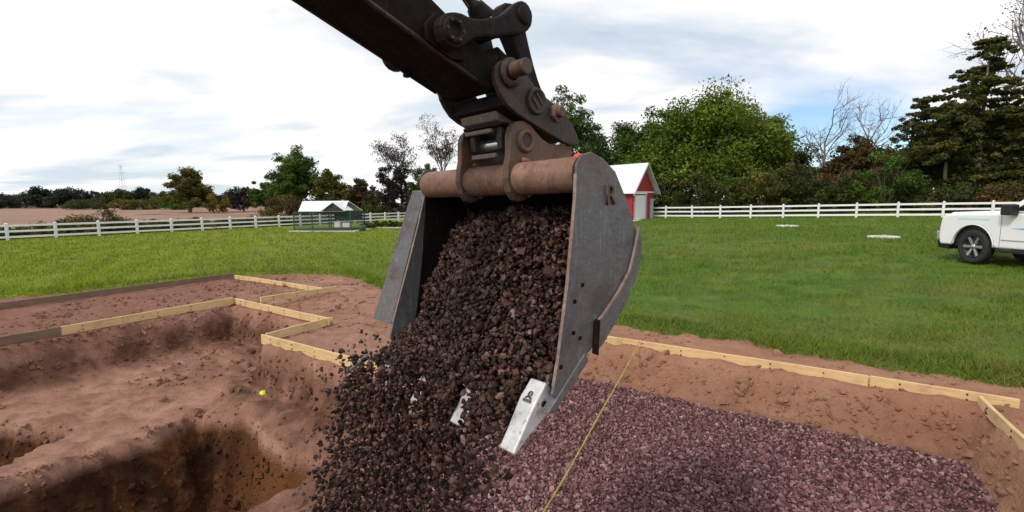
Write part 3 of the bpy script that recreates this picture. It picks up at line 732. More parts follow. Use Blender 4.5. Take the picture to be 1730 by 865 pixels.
# left wing plate reaching outwards from the left side, with its spur
MB().hexa([L(-0.010, -0.028, -hw - 0.002), L(-0.030, -0.035, -hw - 0.002), L(-0.268, -0.745, -hw - 0.002), L(-0.248, -0.745, -hw - 0.002)],
          [L(-0.012, -0.026, -hw - 0.118), L(-0.034, -0.030, -hw - 0.118), L(-0.308, -0.730, -hw - 0.125), L(-0.284, -0.730, -hw - 0.125)]).build('side_wing', M['wing'], bucket, 0.003)
MB().hexa([L(-0.40, -0.885, -hw - 0.012), L(-0.40, -0.885, -hw - 0.040), L(-0.39, -0.912, -hw - 0.040), L(-0.39, -0.912, -hw - 0.012)],
          [L(-0.515, -0.950, -hw - 0.020), L(-0.515, -0.950, -hw - 0.036), L(-0.51, -0.962, -hw - 0.036), L(-0.51, -0.962, -hw - 0.020)]).build('corner_spur', M['heel'], bucket, 0.006)
# raised letter on the right plate
def letter(ch, size, depth, mat, parent, org, ex, ey, name):
    cu = bpy.data.curves.new('tmp', 'FONT'); cu.body = ch; cu.size = size; cu.extrude = depth; cu.align_x = 'CENTER'; cu.align_y = 'CENTER'
    to = bpy.data.objects.new('tmp', cu); COL.objects.link(to)
    dg = bpy.context.evaluated_depsgraph_get(); me = bpy.data.meshes.new_from_object(to.evaluated_get(dg))
    bpy.data.objects.remove(to); me.name = name; me.materials.clear(); me.materials.append(mat)
    o = bpy.data.objects.new(name, me); COL.objects.link(o); o.parent = parent
    ez = ex.cross(ey)
    o.matrix_local = Matrix(((ex.x, ey.x, ez.x, org[0]), (ex.y, ey.y, ez.y, org[1]), (ex.z, ey.z, ez.z, org[2]), (0, 0, 0, 1)))
    return o
letter('R', 0.125, 0.006, M['ear'], bucket, L(0.155, -0.085, hw + 0.006), Vector((1, 0, 0.05)).normalized(), Vector((-0.05, 0, 1)).normalized(), 'raised_letter')
MB().lathe([(0.0, 0.04), (0.018, 0.034), (0.03, 0.014), (0.032, -0.02)], L(0.16, 0.068, 0.38), (0, 0, 1), 16).build('marker_cap', M['red_cap'], bucket, smooth=True)

# teeth: adapter nose on the lip, bolted tooth cap
tooth_w = [-hw + 0.08 + (BW - 0.16) * k / 3 for k in range(4)]
dvec = np.array([-0.71, -0.70]); nvec = np.array([-0.70, 0.71])            # along the tooth, and its upper face's normal
def tp(a, h, w): q = np.array([-0.200, -0.862]) + dvec * a + nvec * h; return L(q[0], q[1], w)
for k, wc in enumerate(tooth_w):
    th = empty('tooth'); th.parent = bucket
    MB().hexa([tp(-0.11, -0.036, wc - 0.034), tp(-0.11, 0.010, wc - 0.034), tp(-0.11, 0.010, wc + 0.034), tp(-0.11, -0.036, wc + 0.034)],
              [tp(0.05, -0.034, wc - 0.031), tp(0.05, 0.030, wc - 0.031), tp(0.05, 0.030, wc + 0.031), tp(0.05, -0.034, wc + 0.031)]).build('adapter', M['heel'], th, 0.008)
    cap = MB()
    ring = lambda a, lo, hi, hw_: [tp(a, lo, wc - hw_), tp(a, hi, wc - hw_), tp(a, hi, wc + hw_), tp(a, lo, wc + hw_)]
    rs = [ring(-0.035, -0.046, 0.044, 0.042), ring(0.05, -0.048, 0.044, 0.044), ring(0.10, -0.040, 0.037, 0.042), ring(0.18, -0.018, 0.022, 0.040), ring(0.252, -0.004, 0.012, 0.040)]
    v = [p for r_ in rs for p in r_]; f = [(3, 2, 1, 0), (16, 17, 18, 19)]
    for i in range(4):
        for j in range(4): f.append((i * 4 + j, i * 4 + (j + 1) % 4, i * 4 + 4 + (j + 1) % 4, i * 4 + 4 + j))
    cap.add(v, f)
    co = cap.build('tooth_cap', M['tooth'], th, 0.007, seg=3)
    for sg in (1, -1):
        q = np.array([-0.200, -0.862]) + dvec * 0.035
        pin(q[0], q[1], wc + sg * 0.038, wc + sg * 0.050, 0.013, 'retainer_pin', M['bucket_in'], th, 14, 0.002)
    if k == 3:
        # dark stamped emblem on the upper face: rounded head, crossed arms, block of small marks
        em = MB()
        def fp(a, w): 
            h = np.interp(a, [-0.035, 0.05, 0.10, 0.18, 0.252], [0.044, 0.044, 0.037, 0.022, 0.012]) + 0.0012
            return tp(a, h, wc + w)
        def quad(a0, a1, w0, w1): 
            n0 = [Vector(fp(a0, w0)), Vector(fp(a1, w0)), Vector(fp(a1, w1)), Vector(fp(a0, w1))]
            up = Vector(L(nvec[0], nvec[1], 0)) * 0.0012
            em.hexa(n0, [p + up for p in n0])
        for i in range(9):
            a = 2 * math.pi * i / 9; quad(0.030 + 0.010 * math.cos(a) - 0.0035, 0.030 + 0.010 * math.cos(a) + 0.0035, 0.009 * math.sin(a) - 0.0035, 0.009 * math.sin(a) + 0.0035)
        quad(0.0285, 0.0325, -0.003, 0.003); quad(0.0405, 0.046, -0.012, 0.012); quad(0.044, 0.050, -0.017, -0.006); quad(0.043, 0.051, 0.005, 0.018)
        for w0 in (-0.022, -0.014, -0.006, 0.002, 0.010, 0.017): quad(0.0525, 0.0615, w0, w0 + 0.0055)
        quad(0.063, 0.065, -0.021, 0.022)
        em.build('stamped_emblem', M['stamp'], th)

# bucket ears
ear = [(-0.071, 0.188), (-0.058, 0.224), (-0.030, 0.248), (0.012, 0.258), (0.055, 0.248), (0.092, 0.219), (0.140, 0.186), (0.194, 0.168), (0.30, 0.172), (0.355, 0.178), (0.359, 0.099), (0.30, 0.03), (0.20, -0.005), (0.10, 0.02), (0.075, -0.005), (0.06, -0.06), (0.025, -0.095), (-0.015, -0.104), (-0.048, -0.094), (-0.076, -0.060), (-0.090, 0.0), (-0.084, 0.06), (-0.074, 0.10), (-0.072, 0.145)]
for wc in (0.17, -0.17):
    plate(ear, wc - 0.018, wc + 0.018, 'ear', M['ear'], bucket, 0.005)
    MB().lathe([(0.030, -0.008), (0.030, 0.010), (0.036, 0.016), (0.047, 0.016), (0.053, 0.008), (0.054, -0.006)], L(0.022, 0.168, wc + (0.02 if wc > 0 else -0.02)), (0, -1 if wc > 0 else 1, 0), 28).build('pin_boss', M['ear'], bucket, smooth=True)
    MB().lathe([(0.0, 0.006), (0.030, 0.006), (0.031, -0.01)], L(0.022, 0.168, wc + (0.02 if wc > 0 else -0.02)), (0, -1 if wc > 0 else 1, 0), 28).build('pin_end', M['coupler'], bucket)
    # weld collar where the ear wraps the tube
    MB().tube([L(0.082 * math.cos(a), 0.082 * math.sin(a), wc + 0.028) for a in np.linspace(R(-70), R(95), 14)], 0.012, 8).build('weld_collar', M['tube'], bucket, smooth=True)
pin(0.022, 0.168, -0.155, 0.155, 0.030, 'bucket_pin', M['chrome'], bucket)
pin(0.27, 0.10, -0.155, 0.155, 0.030, 'bucket_pin', M['coupler'], bucket)

# quick coupler: two side plates, body, hooks round the bucket pin
cp = [(-0.169, 0.411), (-0.164, 0.452), (-0.128, 0.486), (-0.075, 0.497), (-0.02, 0.482), (0.03, 0.447), (0.082, 0.403), (0.15, 0.373), (0.225, 0.346), (0.290, 0.310), (0.336, 0.273), (0.380, 0.222), (0.399, 0.190), (0.384, 0.174), (0.330, 0.170), (0.268, 0.182), (0.16, 0.214), (0.06, 0.244), (-0.051, 0.282), (-0.105, 0.310), (-0.140, 0.348), (-0.163, 0.385)]
for sg in (1, -1):
    plate(cp, sg * 0.180, sg * 0.205, 'coupler_plate', M['coupler'], coupler, 0.005)
    MB().lathe([(0.0, 0.012), (0.042, 0.012), (0.046, 0.018), (0.056, 0.018), (0.060, 0.008), (0.060, -0.01)], L(0.074, 0.345, sg * 0.205), (0, -sg, 0), 28).build('round_boss', M['coupler'], coupler, smooth=True)
    for da in (-0.016, 0.016):
        q0 = np.array([0.074, 0.345]) + np.array([da * 0.75, da * 0.65]); d_ = np.array([0.65, -0.75]) * 0.03
        MB().tube([L(*(q0 - d_), sg * 0.218), L(*(q0 + d_), sg * 0.218)], 0.006, 6).build('boss_rib', M['ear'], coupler)
    pin(-0.075, 0.452, sg * 0.19, sg * 0.30, 0.034, 'stick_pin', M['ear'], coupler, 24, 0.006)
    MB().lathe([(0.034, 0.0), (0.060, 0.0), (0.062, 0.014), (0.034, 0.016)], L(-0.085, 0.440, sg * 0.206), (0, -sg, 0), 28).build('pin_collar', M['coupler'], coupler, smooth=True)
    pin(-0.112, 0.425, sg * 0.20, sg * 0.222, 0.012, 'lock_bolt', M['link'], coupler, 12)
    pin(0.212, 0.312, sg * 0.19, sg * 0.250, 0.026, 'link_pin', M['ear'], coupler, 20, 0.005)
    MB().lathe([(0.026, 0.0), (0.044, 0.0), (0.044, 0.014), (0.026, 0.02)], L(0.212, 0.312, sg * 0.206), (0, -sg, 0), 6).build('lock_nut', M['tube'], coupler)
    MB().tube([L(0.19, 0.322, sg * 0.235), L(0.24, 0.298, sg * 0.240), L(0.262, 0.292, sg * 0.236)], 0.006, 6).build('cotter_pin', M['tube'], coupler)
body = [(-0.105, 0.310), (-0.02, 0.275), (0.16, 0.218), (0.30, 0.186), (0.34, 0.22), (0.20, 0.30), (0.02, 0.36), (-0.09, 0.37)]
plate(body, -0.178, 0.178, 'body', M['link'], coupler, 0.006)
plate([(-0.085, 0.300), (-0.075, 0.262), (-0.05, 0.250), (0.08, 0.215), (0.10, 0.235), (0.02, 0.275)], -0.145, 0.115, 'face_block', M['pale'], coupler, 0.006)
for wc in (-0.105, 0.085):
    plate([(-0.040, 0.255), (0.05, 0.235), (0.075, 0.17), (0.055, 0.122), (0.0, 0.112), (-0.038, 0.14), (-0.045, 0.19)], wc - 0.018, wc + 0.018, 'hook', M['coupler'], coupler, 0.006)
MB().box(-0.072, -0.050, -0.06, 0.125, 0.212, 0.232).build('cross_bar', M['pale'], coupler, 0.004)
MB().box(-0.055, -0.035, -0.075, 0.10, 0.100, 0.122).build('cross_bar', M['pale'], coupler, 0.004)
MB().box(-0.070, -0.02, -0.13, 0.14, 0.238, 0.252).build('frame_bar', M['link'], coupler, 0.003)

# stick (dipper arm)
a_ = 0.14
def stick_lo(u): return 0.504 - 0.3845 * (u + 0.5)
def stick_hi(u): return 0.705 - 0.545 * (u + 0.5) if u > -0.95 else 0.950 - 0.40 * (u + 0.95)
us = [-2.6, -1.6, -0.95, -0.6, -0.36, -0.20]
prof_lo = [(u, stick_lo(u)) for u in us] + [(-0.15, 0.372), (-0.11, 0.372), (-0.05, 0.395)]
prof_hi = [(-0.02, 0.43), (-0.022, 0.475), (-0.06, 0.505), (-0.115, 0.50)] + [(u, stick_hi(u)) for u in us[::-1]]
stick = plate(prof_lo + prof_hi, -a_, a_, 'stick', M['stick'], arm, 0.006)
# flange strips along both lower corners, mounting lug, small weld block
for sg in (1, -1):
    MB().tube([L(u, stick_lo(u) + 0.004, sg * (a_ + 0.002)) for u in (-2.6, -1.2, -0.6, -0.22)], 0.009, 8).build('corner_weld', M['coupler'], arm, smooth=True)
    pl = [(-0.47, 0.50), (-0.475, 0.56), (-0.43, 0.61), (-0.37, 0.60), (-0.30, 0.54), (-0.29, 0.46), (-0.36, 0.455)]
    plate(pl, sg * (a_ + 0.001), sg * (a_ + 0.022), 'pivot_pad', M['stick'], arm, 0.004)
MB().box(-0.70, -0.66, -a_ - 0.03, -a_ + 0.002, 0.66, 0.70).build('hose_clamp', M['link'], arm, 0.003)
MB().box(-0.385, -0.36, a_ - 0.02, a_ + 0.014, stick_lo(-0.37) - 0.012, stick_lo(-0.37) + 0.01).build('lug', M['stick'], arm, 0.002)

# guide links (left and right of the stick)
gl_ = [(-0.432, 0.585), (-0.452, 0.545), (-0.435, 0.495), (-0.394, 0.475), (-0.345, 0.490), (-0.285, 0.535), (-0.20, 0.556), (-0.10, 0.588), (-0.045, 0.604), (0.0, 0.622), (0.035, 0.655), (0.042, 0.700), (0.022, 0.738), (-0.02, 0.748), (-0.065, 0.722), (-0.12, 0.672), (-0.20, 0.632), (-0.29, 0.607), (-0.35, 0.612), (-0.395, 0.604)]
gl_ = smooth_poly(gl_, 2)
for sg in (1, -1):
    plate(gl_, sg * 0.165, sg * 0.225, 'guide_link', M['link'], arm, 0.012)
    MB().lathe([(0.0, 0.003), (0.026, 0.003), (0.028, 0.012), (0.046, 0.012), (0.050, 0.004), (0.051, -0.01)], L(-0.392, 0.537, sg * 0.225), (0, -sg, 0), 24).build('pivot_cap', M['link'], arm, smooth=True)
    for k in range(6):
        a = k * math.pi / 3
        pin(-0.392 + 0.037 * math.cos(a), 0.537 + 0.037 * math.sin(a), sg * 0.23, sg * 0.242, 0.006, 'cap_bolt', M['coupler'], arm, 6, 0)
    MB().lathe([(0.0, 0.010), (0.036, 0.010), (0.042, 0.004), (0.043, -0.01)], L(-0.010, 0.690, sg * 0.225), (0, -sg, 0), 24).build('link_boss', M['link'], arm, smooth=True)
pin(-0.010, 0.690, -0.17, 0.17, 0.045, 'link_shaft', M['link'], arm, 24)
pin(-0.392, 0.537, -0.17, 0.17, 0.04, 'pivot_shaft', M['link'], arm, 20)
# bucket link from the shaft down to the coupler
bl = smooth_poly([(-0.075, 0.70), (-0.045, 0.755), (0.02, 0.755), (0.060, 0.71), (0.085, 0.64), (0.13, 0.52), (0.19, 0.41), (0.262, 0.335), (0.262, 0.285), (0.215, 0.262), (0.165, 0.285), (0.10, 0.40), (0.04, 0.52), (-0.015, 0.61)], 2)
for sg in (1, -1):
    plate(bl, sg * 0.075, sg * 0.150, 'bucket_link', M['link'], arm, 0.01)
plate([(0.02, 0.62), (0.10, 0.58), (0.17, 0.44), (0.10, 0.42), (0.02, 0.56)], -0.075, 0.02, 'link_web', M['link'], arm, 0.008)
# bucket cylinder rod and barrel
MB().tube([L(-0.010, 0.690, 0), L(-0.60, 1.19, 0)], 0.030, 20).build('cylinder_rod', M['chrome'], arm, smooth=True)
MB().tube([L(-0.10, 0.770, 0.0), L(-0.05, 0.725, 0)], [0.04, 0.062], 20).build('rod_eye', M['link'], arm)
MB().tube([L(-0.42, 1.035, 0), L(-2.0, 2.37, 0)], 0.058, 24).build('cylinder_barrel', M['link'], arm, smooth=True)
MB().tube([L(-0.02, 0.76, -0.06), L(-0.12, 0.86, -0.07), L(-0.3, 0.99, -0.08), L(-0.7, 1.30, -0.09)], 0.014, 10).build('hydraulic_hose', M['dark_rubber'], arm, smooth=True)

# ------------------------------------------------------------------ stone load, pouring
SURF = np.array([(0.24, -0.135), (0.14, -0.175), (0.06, -0.235), (-0.02, -0.36), (-0.095, -0.52), (-0.165, -0.66), (-0.235, -0.78), (-0.305, -0.875), (-0.365, -0.965)])
seglen = np.r_[0, np.cumsum(np.hypot(*np.diff(SURF, axis=0).T))]; SL = seglen[-1]
def surf(q):
    return np.interp(q, seglen, SURF[:, 0]), np.interp(q, seglen, SURF[:, 1])
W3 = np.array([AU, AV, AW])
def tw(u, v, w): return np.array(AO) + np.outer(u, AU) + np.outer(v, AV) + np.outer(w, AW)
def load_points(n, r_):
    q = SL * r_.random(n) ** 0.85; w = r_.uniform(-hw + 0.03, hw - 0.03, n)
    fr = q / SL
    # towards the lip the load spills past the left wing
    spill = sstep(0.66, 0.95, fr)
    w = w * (1 - 0.02 * spill) - 0.055 * spill * (0.5 - w / BW)
    u, v = surf(q)
    bulge = 0.035 * np.sin(w * 5 + 1.0) + 0.03 * (vnoise(w * 7 + 40, q * 7, 71) - 0.5) * 2
    outw = bulge - 0.03 * np.abs(w / hw) ** 3 + spill * 0.09 * sstep(0.2, -0.5, w) - 0.05 * sstep(0.3, 0.5, w) * spill
    depth = -0.10 * r_.random(n) ** 1.5
    nx, nz = -0.90, 0.43
    return u + nx * (outw + depth), v + nz * (outw + depth), w, depth
r_ = np.random.default_rng(21)
u1, v1, w1, d1 = load_points(11000, r_)
size1 = r_.lognormal(math.log(0.0235), 0.34, 11000).clip(0.012, 0.062)
# falling curtain: stones that left the lip a moment ago; gaps open up with the fall
n2 = 17500
w2 = np.clip(r_.normal(-0.14, 0.33, n2), -hw - 0.09 - 0.05 * r_.random(n2), hw - 0.12 - 0.04 * r_.random(n2)) 
drop = r_.random(n2) ** 1.25 * 2.15
strand = vnoise(w2 * 9 + 10, drop * 1.1 + 3, 81)
keep = (r_.random(n2) < np.clip(1.35 - drop * 0.35, 0.45, 1)) & (strand > 0.18 + 0.12 * np.minimum(drop, 1.2) + 0.30 * sstep(0.18, 0.34, w2) * sstep(0.06, 0.3, drop) + 0.15 * sstep(-0.05, 0.1, w2) * sstep(0.2, 0.5, drop))
w2, drop = w2[keep], drop[keep]; n2 = len(w2)
tt = np.sqrt(2 * drop / 9.8)
thick = r_.normal(0, 0.05, n2) * (1 + 0.8 * drop)
left = sstep(0.1, -0.55, w2)
u2 = -0.33 - 0.10 * left - 0.30 * tt - 0.10 * left * np.minimum(drop, 0.6) + thick + 0.03
v2 = -0.90 - drop + 0.06 * r_.normal(size=n2)
w2 = w2 * (1 + 0.05 * drop) + r_.normal(0, 0.012, n2) * (1 + drop)
size2 = r_.lognormal(math.log(0.0225), 0.36, n2).clip(0.010, 0.058)
def clear_teeth(u, v, w):
    """stones that would stand in front of the bare steel of the teeth"""
    a = (u + 0.200) * dvec[0] + (v + 0.862) * dvec[1]; h = (u + 0.200) * nvec[0] + (v + 0.862) * nvec[1]
    bad = np.zeros(len(u), bool)
    for k, wc in enumerate(tooth_w):
        if k == 3: bad |= (np.abs(w - wc) < 0.064) & (a > -0.05) & (a < 0.30) & (h > -0.13)
        else: bad |= (np.abs(w - wc - 0.008) < 0.040) & (a > 0.10 + 0.03 * (k % 2)) & (a < 0.285) & (h > -0.06)
    bad |= (w > tooth_w[3] - 0.02) & (v < -0.84)
    return ~bad
k1 = clear_teeth(u1, v1, w1); u1, v1, w1, d1, size1 = u1[k1], v1[k1], w1[k1], d1[k1], size1[k1]
k2 = clear_teeth(u2, v2, w2); u2, v2, w2, thick, size2 = u2[k2], v2[k2], w2[k2], thick[k2], size2[k2]; n2 = len(u2)
# stray stones bouncing out at the left
n3 = 80
a3 = r_.random(n3)
w3 = -hw - 0.05 - 0.16 * r_.random(n3) ** 2.0; u3 = -0.42 - 0.14 * r_.random(n3); v3 = -0.86 - 1.0 * a3
size3 = r_.lognormal(math.log(0.019), 0.3, n3).clip(0.012, 0.042)
u_a = np.r_[u1, u2, u3]; v_a = np.r_[v1, v2, v3]; w_a = np.r_[w1, w2, w3]; s_a = np.r_[size1, size2, size3]
kind_a = np.r_[np.zeros(len(u1)), np.ones(len(u2)), np.full(n3, 2)].astype(int)
P = tw(u_a, v_a, w_a)
dist = np.linalg.norm(P - np.array([0, 0, EYE]), axis=1)
tz = (P - np.array([0, 0, EYE]))
inview = (tz[:, 2] / tz[:, 1] > -0.62)
front = np.r_[d1 > -0.025, thick > -0.02, np.ones(n3, bool)]
score = s_a / dist * np.where(inview & front, 1.0, 0.0)
score[kind_a == 2] *= 1.5
pick = np.argsort(-score)[:300]
mask = np.ones(len(P), bool); mask[pick] = False
tint = r_.random(len(P)) ** 1.5 * 0.985
tag(scatter('stone_load', P[mask], s_a[mask], M['load'], tint[mask], seed=8), 'mass of dark brown crushed stone sliding and falling from the bucket', 'stone', kind='stuff')
bank_me = []
for i, (v, f) in enumerate(STONES):
    me = bpy.data.meshes.new('stone'); me.from_pydata(v.tolist(), [], f.tolist()); me.materials.append(M['load_one']); bank_me.append(me)
TXT = {0: ('larger dark brown crushed stone lying on the load inside the bucket', 'larger stones on the bucket load'),
       1: ('dark brown crushed stone falling in the curtain below the bucket teeth', 'stones falling below the bucket teeth'),
       2: ('small dark stone flying loose beside the pouring stones', 'loose stones flying beside the stream')}
for j in pick:
    o = bpy.data.objects.new('stone', bank_me[int(r_.integers(0, len(bank_me)))]); COL.objects.link(o)
    o.location = P[j]; o.scale = (s_a[j],) * 3; o.rotation_euler = r_.uniform(0, 6.28, 3)
    tag(o, TXT[kind_a[j]][0], 'stone', TXT[kind_a[j]][1])

# ------------------------------------------------------------------ form boards round the pit
def board(s0, t0, s1, t1, z0, z1, h, th, mat, label, sag=0.0, lean=0.0):
    x0, y0 = xy(s0, t0); x1, y1 = xy(s1, t1)
    a = Vector((x0, y0, z0)); b_ = Vector((x1, y1, z1)); d = b_ - a; ln = d.length
    n = max(6, int(ln / 0.4)); mb = MB(); rows = []
    for i in range(n + 1):
        q = i / n; wob = 0.006 * math.sin(i * 1.7 + s0) + sag * math.sin(math.pi * q)
        tw_ = lean * q
        rows.append([(ln * q, -th / 2 + wob + h * tw_ * 0, 0), (ln * q, th / 2 + wob, 0), (ln * q, th / 2 + wob + tw_ * h, h), (ln * q, -th / 2 + wob + tw_ * h, h)])
    v = [p for r_2 in rows for p in r_2]; f = [(3, 2, 1, 0), tuple(range(4 * n, 4 * n + 4))]
    for i in range(n):
        for j in range(4): f.append((i * 4 + j, i * 4 + (j + 1) % 4, i * 4 + 4 + (j + 1) % 4, i * 4 + 4 + j))
    mb.add(v, f); o = mb.build('form_board', mat, bevel=0.004)
    o.location = a
    o.rotation_euler = (0, -math.asin(d.z / ln), math.atan2(d.y, d.x))
    tag(o, label, 'board', 'form boards round the pit')
    if mat is M['pine'] and ln > 1.2:
        for i in range(int(ln / 0.62)):
            for hz in (0.28, 0.72):
                p = Vector((0.3 + 0.62 * i + 0.05 * math.sin(i * 3.1), -th / 2 - 0.012, h * hz + 0.012 * math.sin(i * 2.3)))
                MB().tube([p, p + Vector((0, 0.016, 0))], 0.010, 7).build('screw', M['black_plastic'], o)
    return o
zl = lambda s, t_: float(lawn_z(np.array([xy(s, t_)[0]]), 0)[0])
board(-15.7, -1.5, -15.87, 7.68, 0.0, 0.02, 0.16, 0.04, M['pine_grey'], 'long board with its shade painted dark along the lawn edge of the pit')  # dark tone puts the shaded face into the board's colour
board(-15.85, 7.73, -11.2, 7.70, -0.02, 0.0, 0.13, 0.045, M['pine'], 'pale bowed board half sunk in soil running off the dark board', 0.05)
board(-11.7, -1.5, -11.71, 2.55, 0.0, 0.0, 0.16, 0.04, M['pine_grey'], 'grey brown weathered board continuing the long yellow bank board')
board(-11.71, 2.56, -11.76, 5.66, 0.0, 0.01, 0.16, 0.04, M['pine'], 'long yellow board on top of the shaded earth bank')
board(-11.78, 5.71, -8.05, 5.65, -0.01, 0.0, 0.15, 0.04, M['pine'], 'pine board between the long bank board and the stepped corner')
board(-10.8, 5.80, -10.95, 7.95, 0.12, 0.04, 0.13, 0.045, M['pine'], 'short brown tipped board laid across from bank to bowed board')
board(-8.1, 5.70, -8.1, 4.40, 0.0, -0.02, 0.15, 0.04, M['pine'], 'short pale return board at the stepped corner of the pit')
board(-8.14, 4.36, -4.2, 4.36, -0.05, -0.02, 0.17, 0.04, M['pine'], 'bright yellow board running from the stepped corner behind the pouring stone')
board(-3.3, 7.50, 0.60, 7.54, -0.04, -0.03, 0.15, 0.04, M['pine'], 'long bright pine board on the bank above the gravel, tape hooked on it')
board(0.62, 7.54, 1.98, 7.50, -0.03, -0.02, 0.15, 0.04, M['pine'], 'short pine board continuing the gravel edge to the lawn corner')
board(1.64, 7.46, 2.12, 2.0, -0.03, -0.02, 0.14, 0.04, M['pine'], 'grey tan board turning the corner beside the gravel toward the lens')
# splice block and stakes
def stake(s, t_, h, label):
    x, y = xy(s, t_); zb = float(dirt_z(np.array([s]), np.array([t_]))[0])
    mb = MB(); mb.hexa([(-0.02, -0.018, -0.25), (0.02, -0.018, -0.25), (0.02, 0.018, -0.25), (-0.02, 0.018, -0.25)], [(-0.022, -0.02, h), (0.022, -0.02, h), (0.022, 0.02, h), (-0.022, 0.02, h)])
    o = mb.build('stake', M['pine'], bevel=0.002); o.location = (x, y, zb); o.rotation_euler = (0.03, -0.04, math.atan2(E1[1], E1[0]))
    tag(o, label, 'stake')
stake(0.61, 7.59, 0.10, 'short wooden stake behind the joint of the two gravel side boards')
stake(-8.17, 5.80, 0.15, 'short wooden stake behind the stepped corner of boards')
stake(-11.86, 5.62, 0.15, 'short wooden stake behind the end of the long bank board')

# tape line from the board down across the gravel
x0, y0 = xy(-2.42, 7.46)
tape = MB(); pts = []
A0 = Vector((x0, y0, 0.115)); A1 = Vector((0.24, 3.95, -0.40))
for i in range(15):
    q = i / 14; p = A0.lerp(A1, q); p.z -= 0.05 * math.sin(math.pi * q); p.x += 0.008 * math.sin(q * 9); pts.append(p)
side_v = Vector((0.85, -0.5, 0)).normalized() * 0.008
v = []; f = []
for i, p in enumerate(pts): v += [p - side_v, p + side_v, p + side_v + Vector((0, 0, 0.004)), p - side_v + Vector((0, 0, 0.004))]
for i in range(14):
    for j in range(4): f.append((i * 4 + j, i * 4 + (j + 1) % 4, i * 4 + 4 + (j + 1) % 4, i * 4 + 4 + j))
f += [(3, 2, 1, 0), (56, 57, 58, 59)]
tape.add(v, f); tp_o = tape.build('measuring_tape', M['tape'])
tag(tp_o, 'thin yellow tape line stretched from the board over the gravel', 'tape')
# lime marker on the pit floor
x, y = xy(-7.56, 4.0); z = float(dirt_z(np.array([-7.56]), np.array([4.0]))[0])
mb = MB(); mb.tube([(0, 0, 0), (0, 0, 0.03), (0, 0, 0.055), (0, 0, 0.07)], [0.055, 0.062, 0.050, 0.018], 14)
o = mb.build('marker_cap', M['lime'], smooth=True); o.location = (x, y, z); o.rotation_euler = (0.3, 0.2, 0)
tag(o, 'small lime green plastic cap lying on the pit floor', 'cap')

# ------------------------------------------------------------------ white rail fences
H_F = 1.15
post_me = None
def fence(p0, p1, label):
    p0 = np.array(p0, float); p1 = np.array(p1, float); ln = np.linalg.norm(p1 - p0); n = int(round(ln / 2.44)); d = (p1 - p0) / ln; ang = math.atan2(d[1], d[0])
    root = empty('rail_fence', (p0[0], p0[1], float(lawn_z(p0[0], 0)))); tag(root, label, 'fence')
    zg = lambda q: float(lawn_z(np.array(q[0]), 0))
    pm = None; rm = {}
    for i in range(n + 1):
        q = p0 + d * ln * i / n
        if pm is None:
            mb = MB(); mb.box(-0.075, 0.075, -0.075, 0.075, -0.1, H_F + 0.02)
            o = mb.build('post', M['vinyl_post'], root, 0.004); pm = o.data
            cb = MB(); cb.add([(-0.088, -0.088, H_F + 0.022), (0.088, -0.088, H_F + 0.022), (0.088, 0.088, H_F + 0.022), (-0.088, 0.088, H_F + 0.022), (0, 0, H_F + 0.085)], [(3, 2, 1, 0), (0, 1, 4), (1, 2, 4), (2, 3, 4), (3, 0, 4)])
            cap = cb.build('cap', M['vinyl'], o); cm = cap.data
        else:
            o = bpy.data.objects.new('post', pm); COL.objects.link(o); o.parent = root
            cap = bpy.data.objects.new('cap', cm); COL.objects.link(cap); cap.parent = o
        o.location = (q[0] - p0[0], q[1] - p0[1], zg(q) - root.location.z); o.rotation_euler = (random.gauss(0, 0.010), random.gauss(0, 0.010), ang)
        if i < n:
            q2 = p0 + d * ln * (i + 1) / n
            for k, hz in enumerate((0.28, 0.66, 1.04)):
                z0_, z1_ = zg(q) - root.location.z + hz, zg(q2) - root.location.z + hz
                w_ = np.hypot(*(q2 - q)); 
                if 'r' not in rm:
                    mb = MB(); mb.box(0.077, w_ - 0.077, -0.020, 0.020, -0.068, 0.068); o2 = mb.build('rail', M['vinyl'], root, 0.004); rm['r'] = o2.data
                else:
                    o2 = bpy.data.objects.new('rail', rm['r']); COL.objects.link(o2); o2.parent = root
                o2.location = (q[0] - p0[0], q[1] - p0[1], z0_); o2.rotation_euler = (0, -math.atan2(z1_ - z0_, w_), ang)
    return root
CORNER = (-12.5, 67.1)
fence((-37.3, 25.2), CORNER, 'white three rail vinyl fence bordering the ploughed field')
fence(CORNER, (38.3, 27.5), 'white three rail vinyl fence in front of the wood, meeting the red shed')

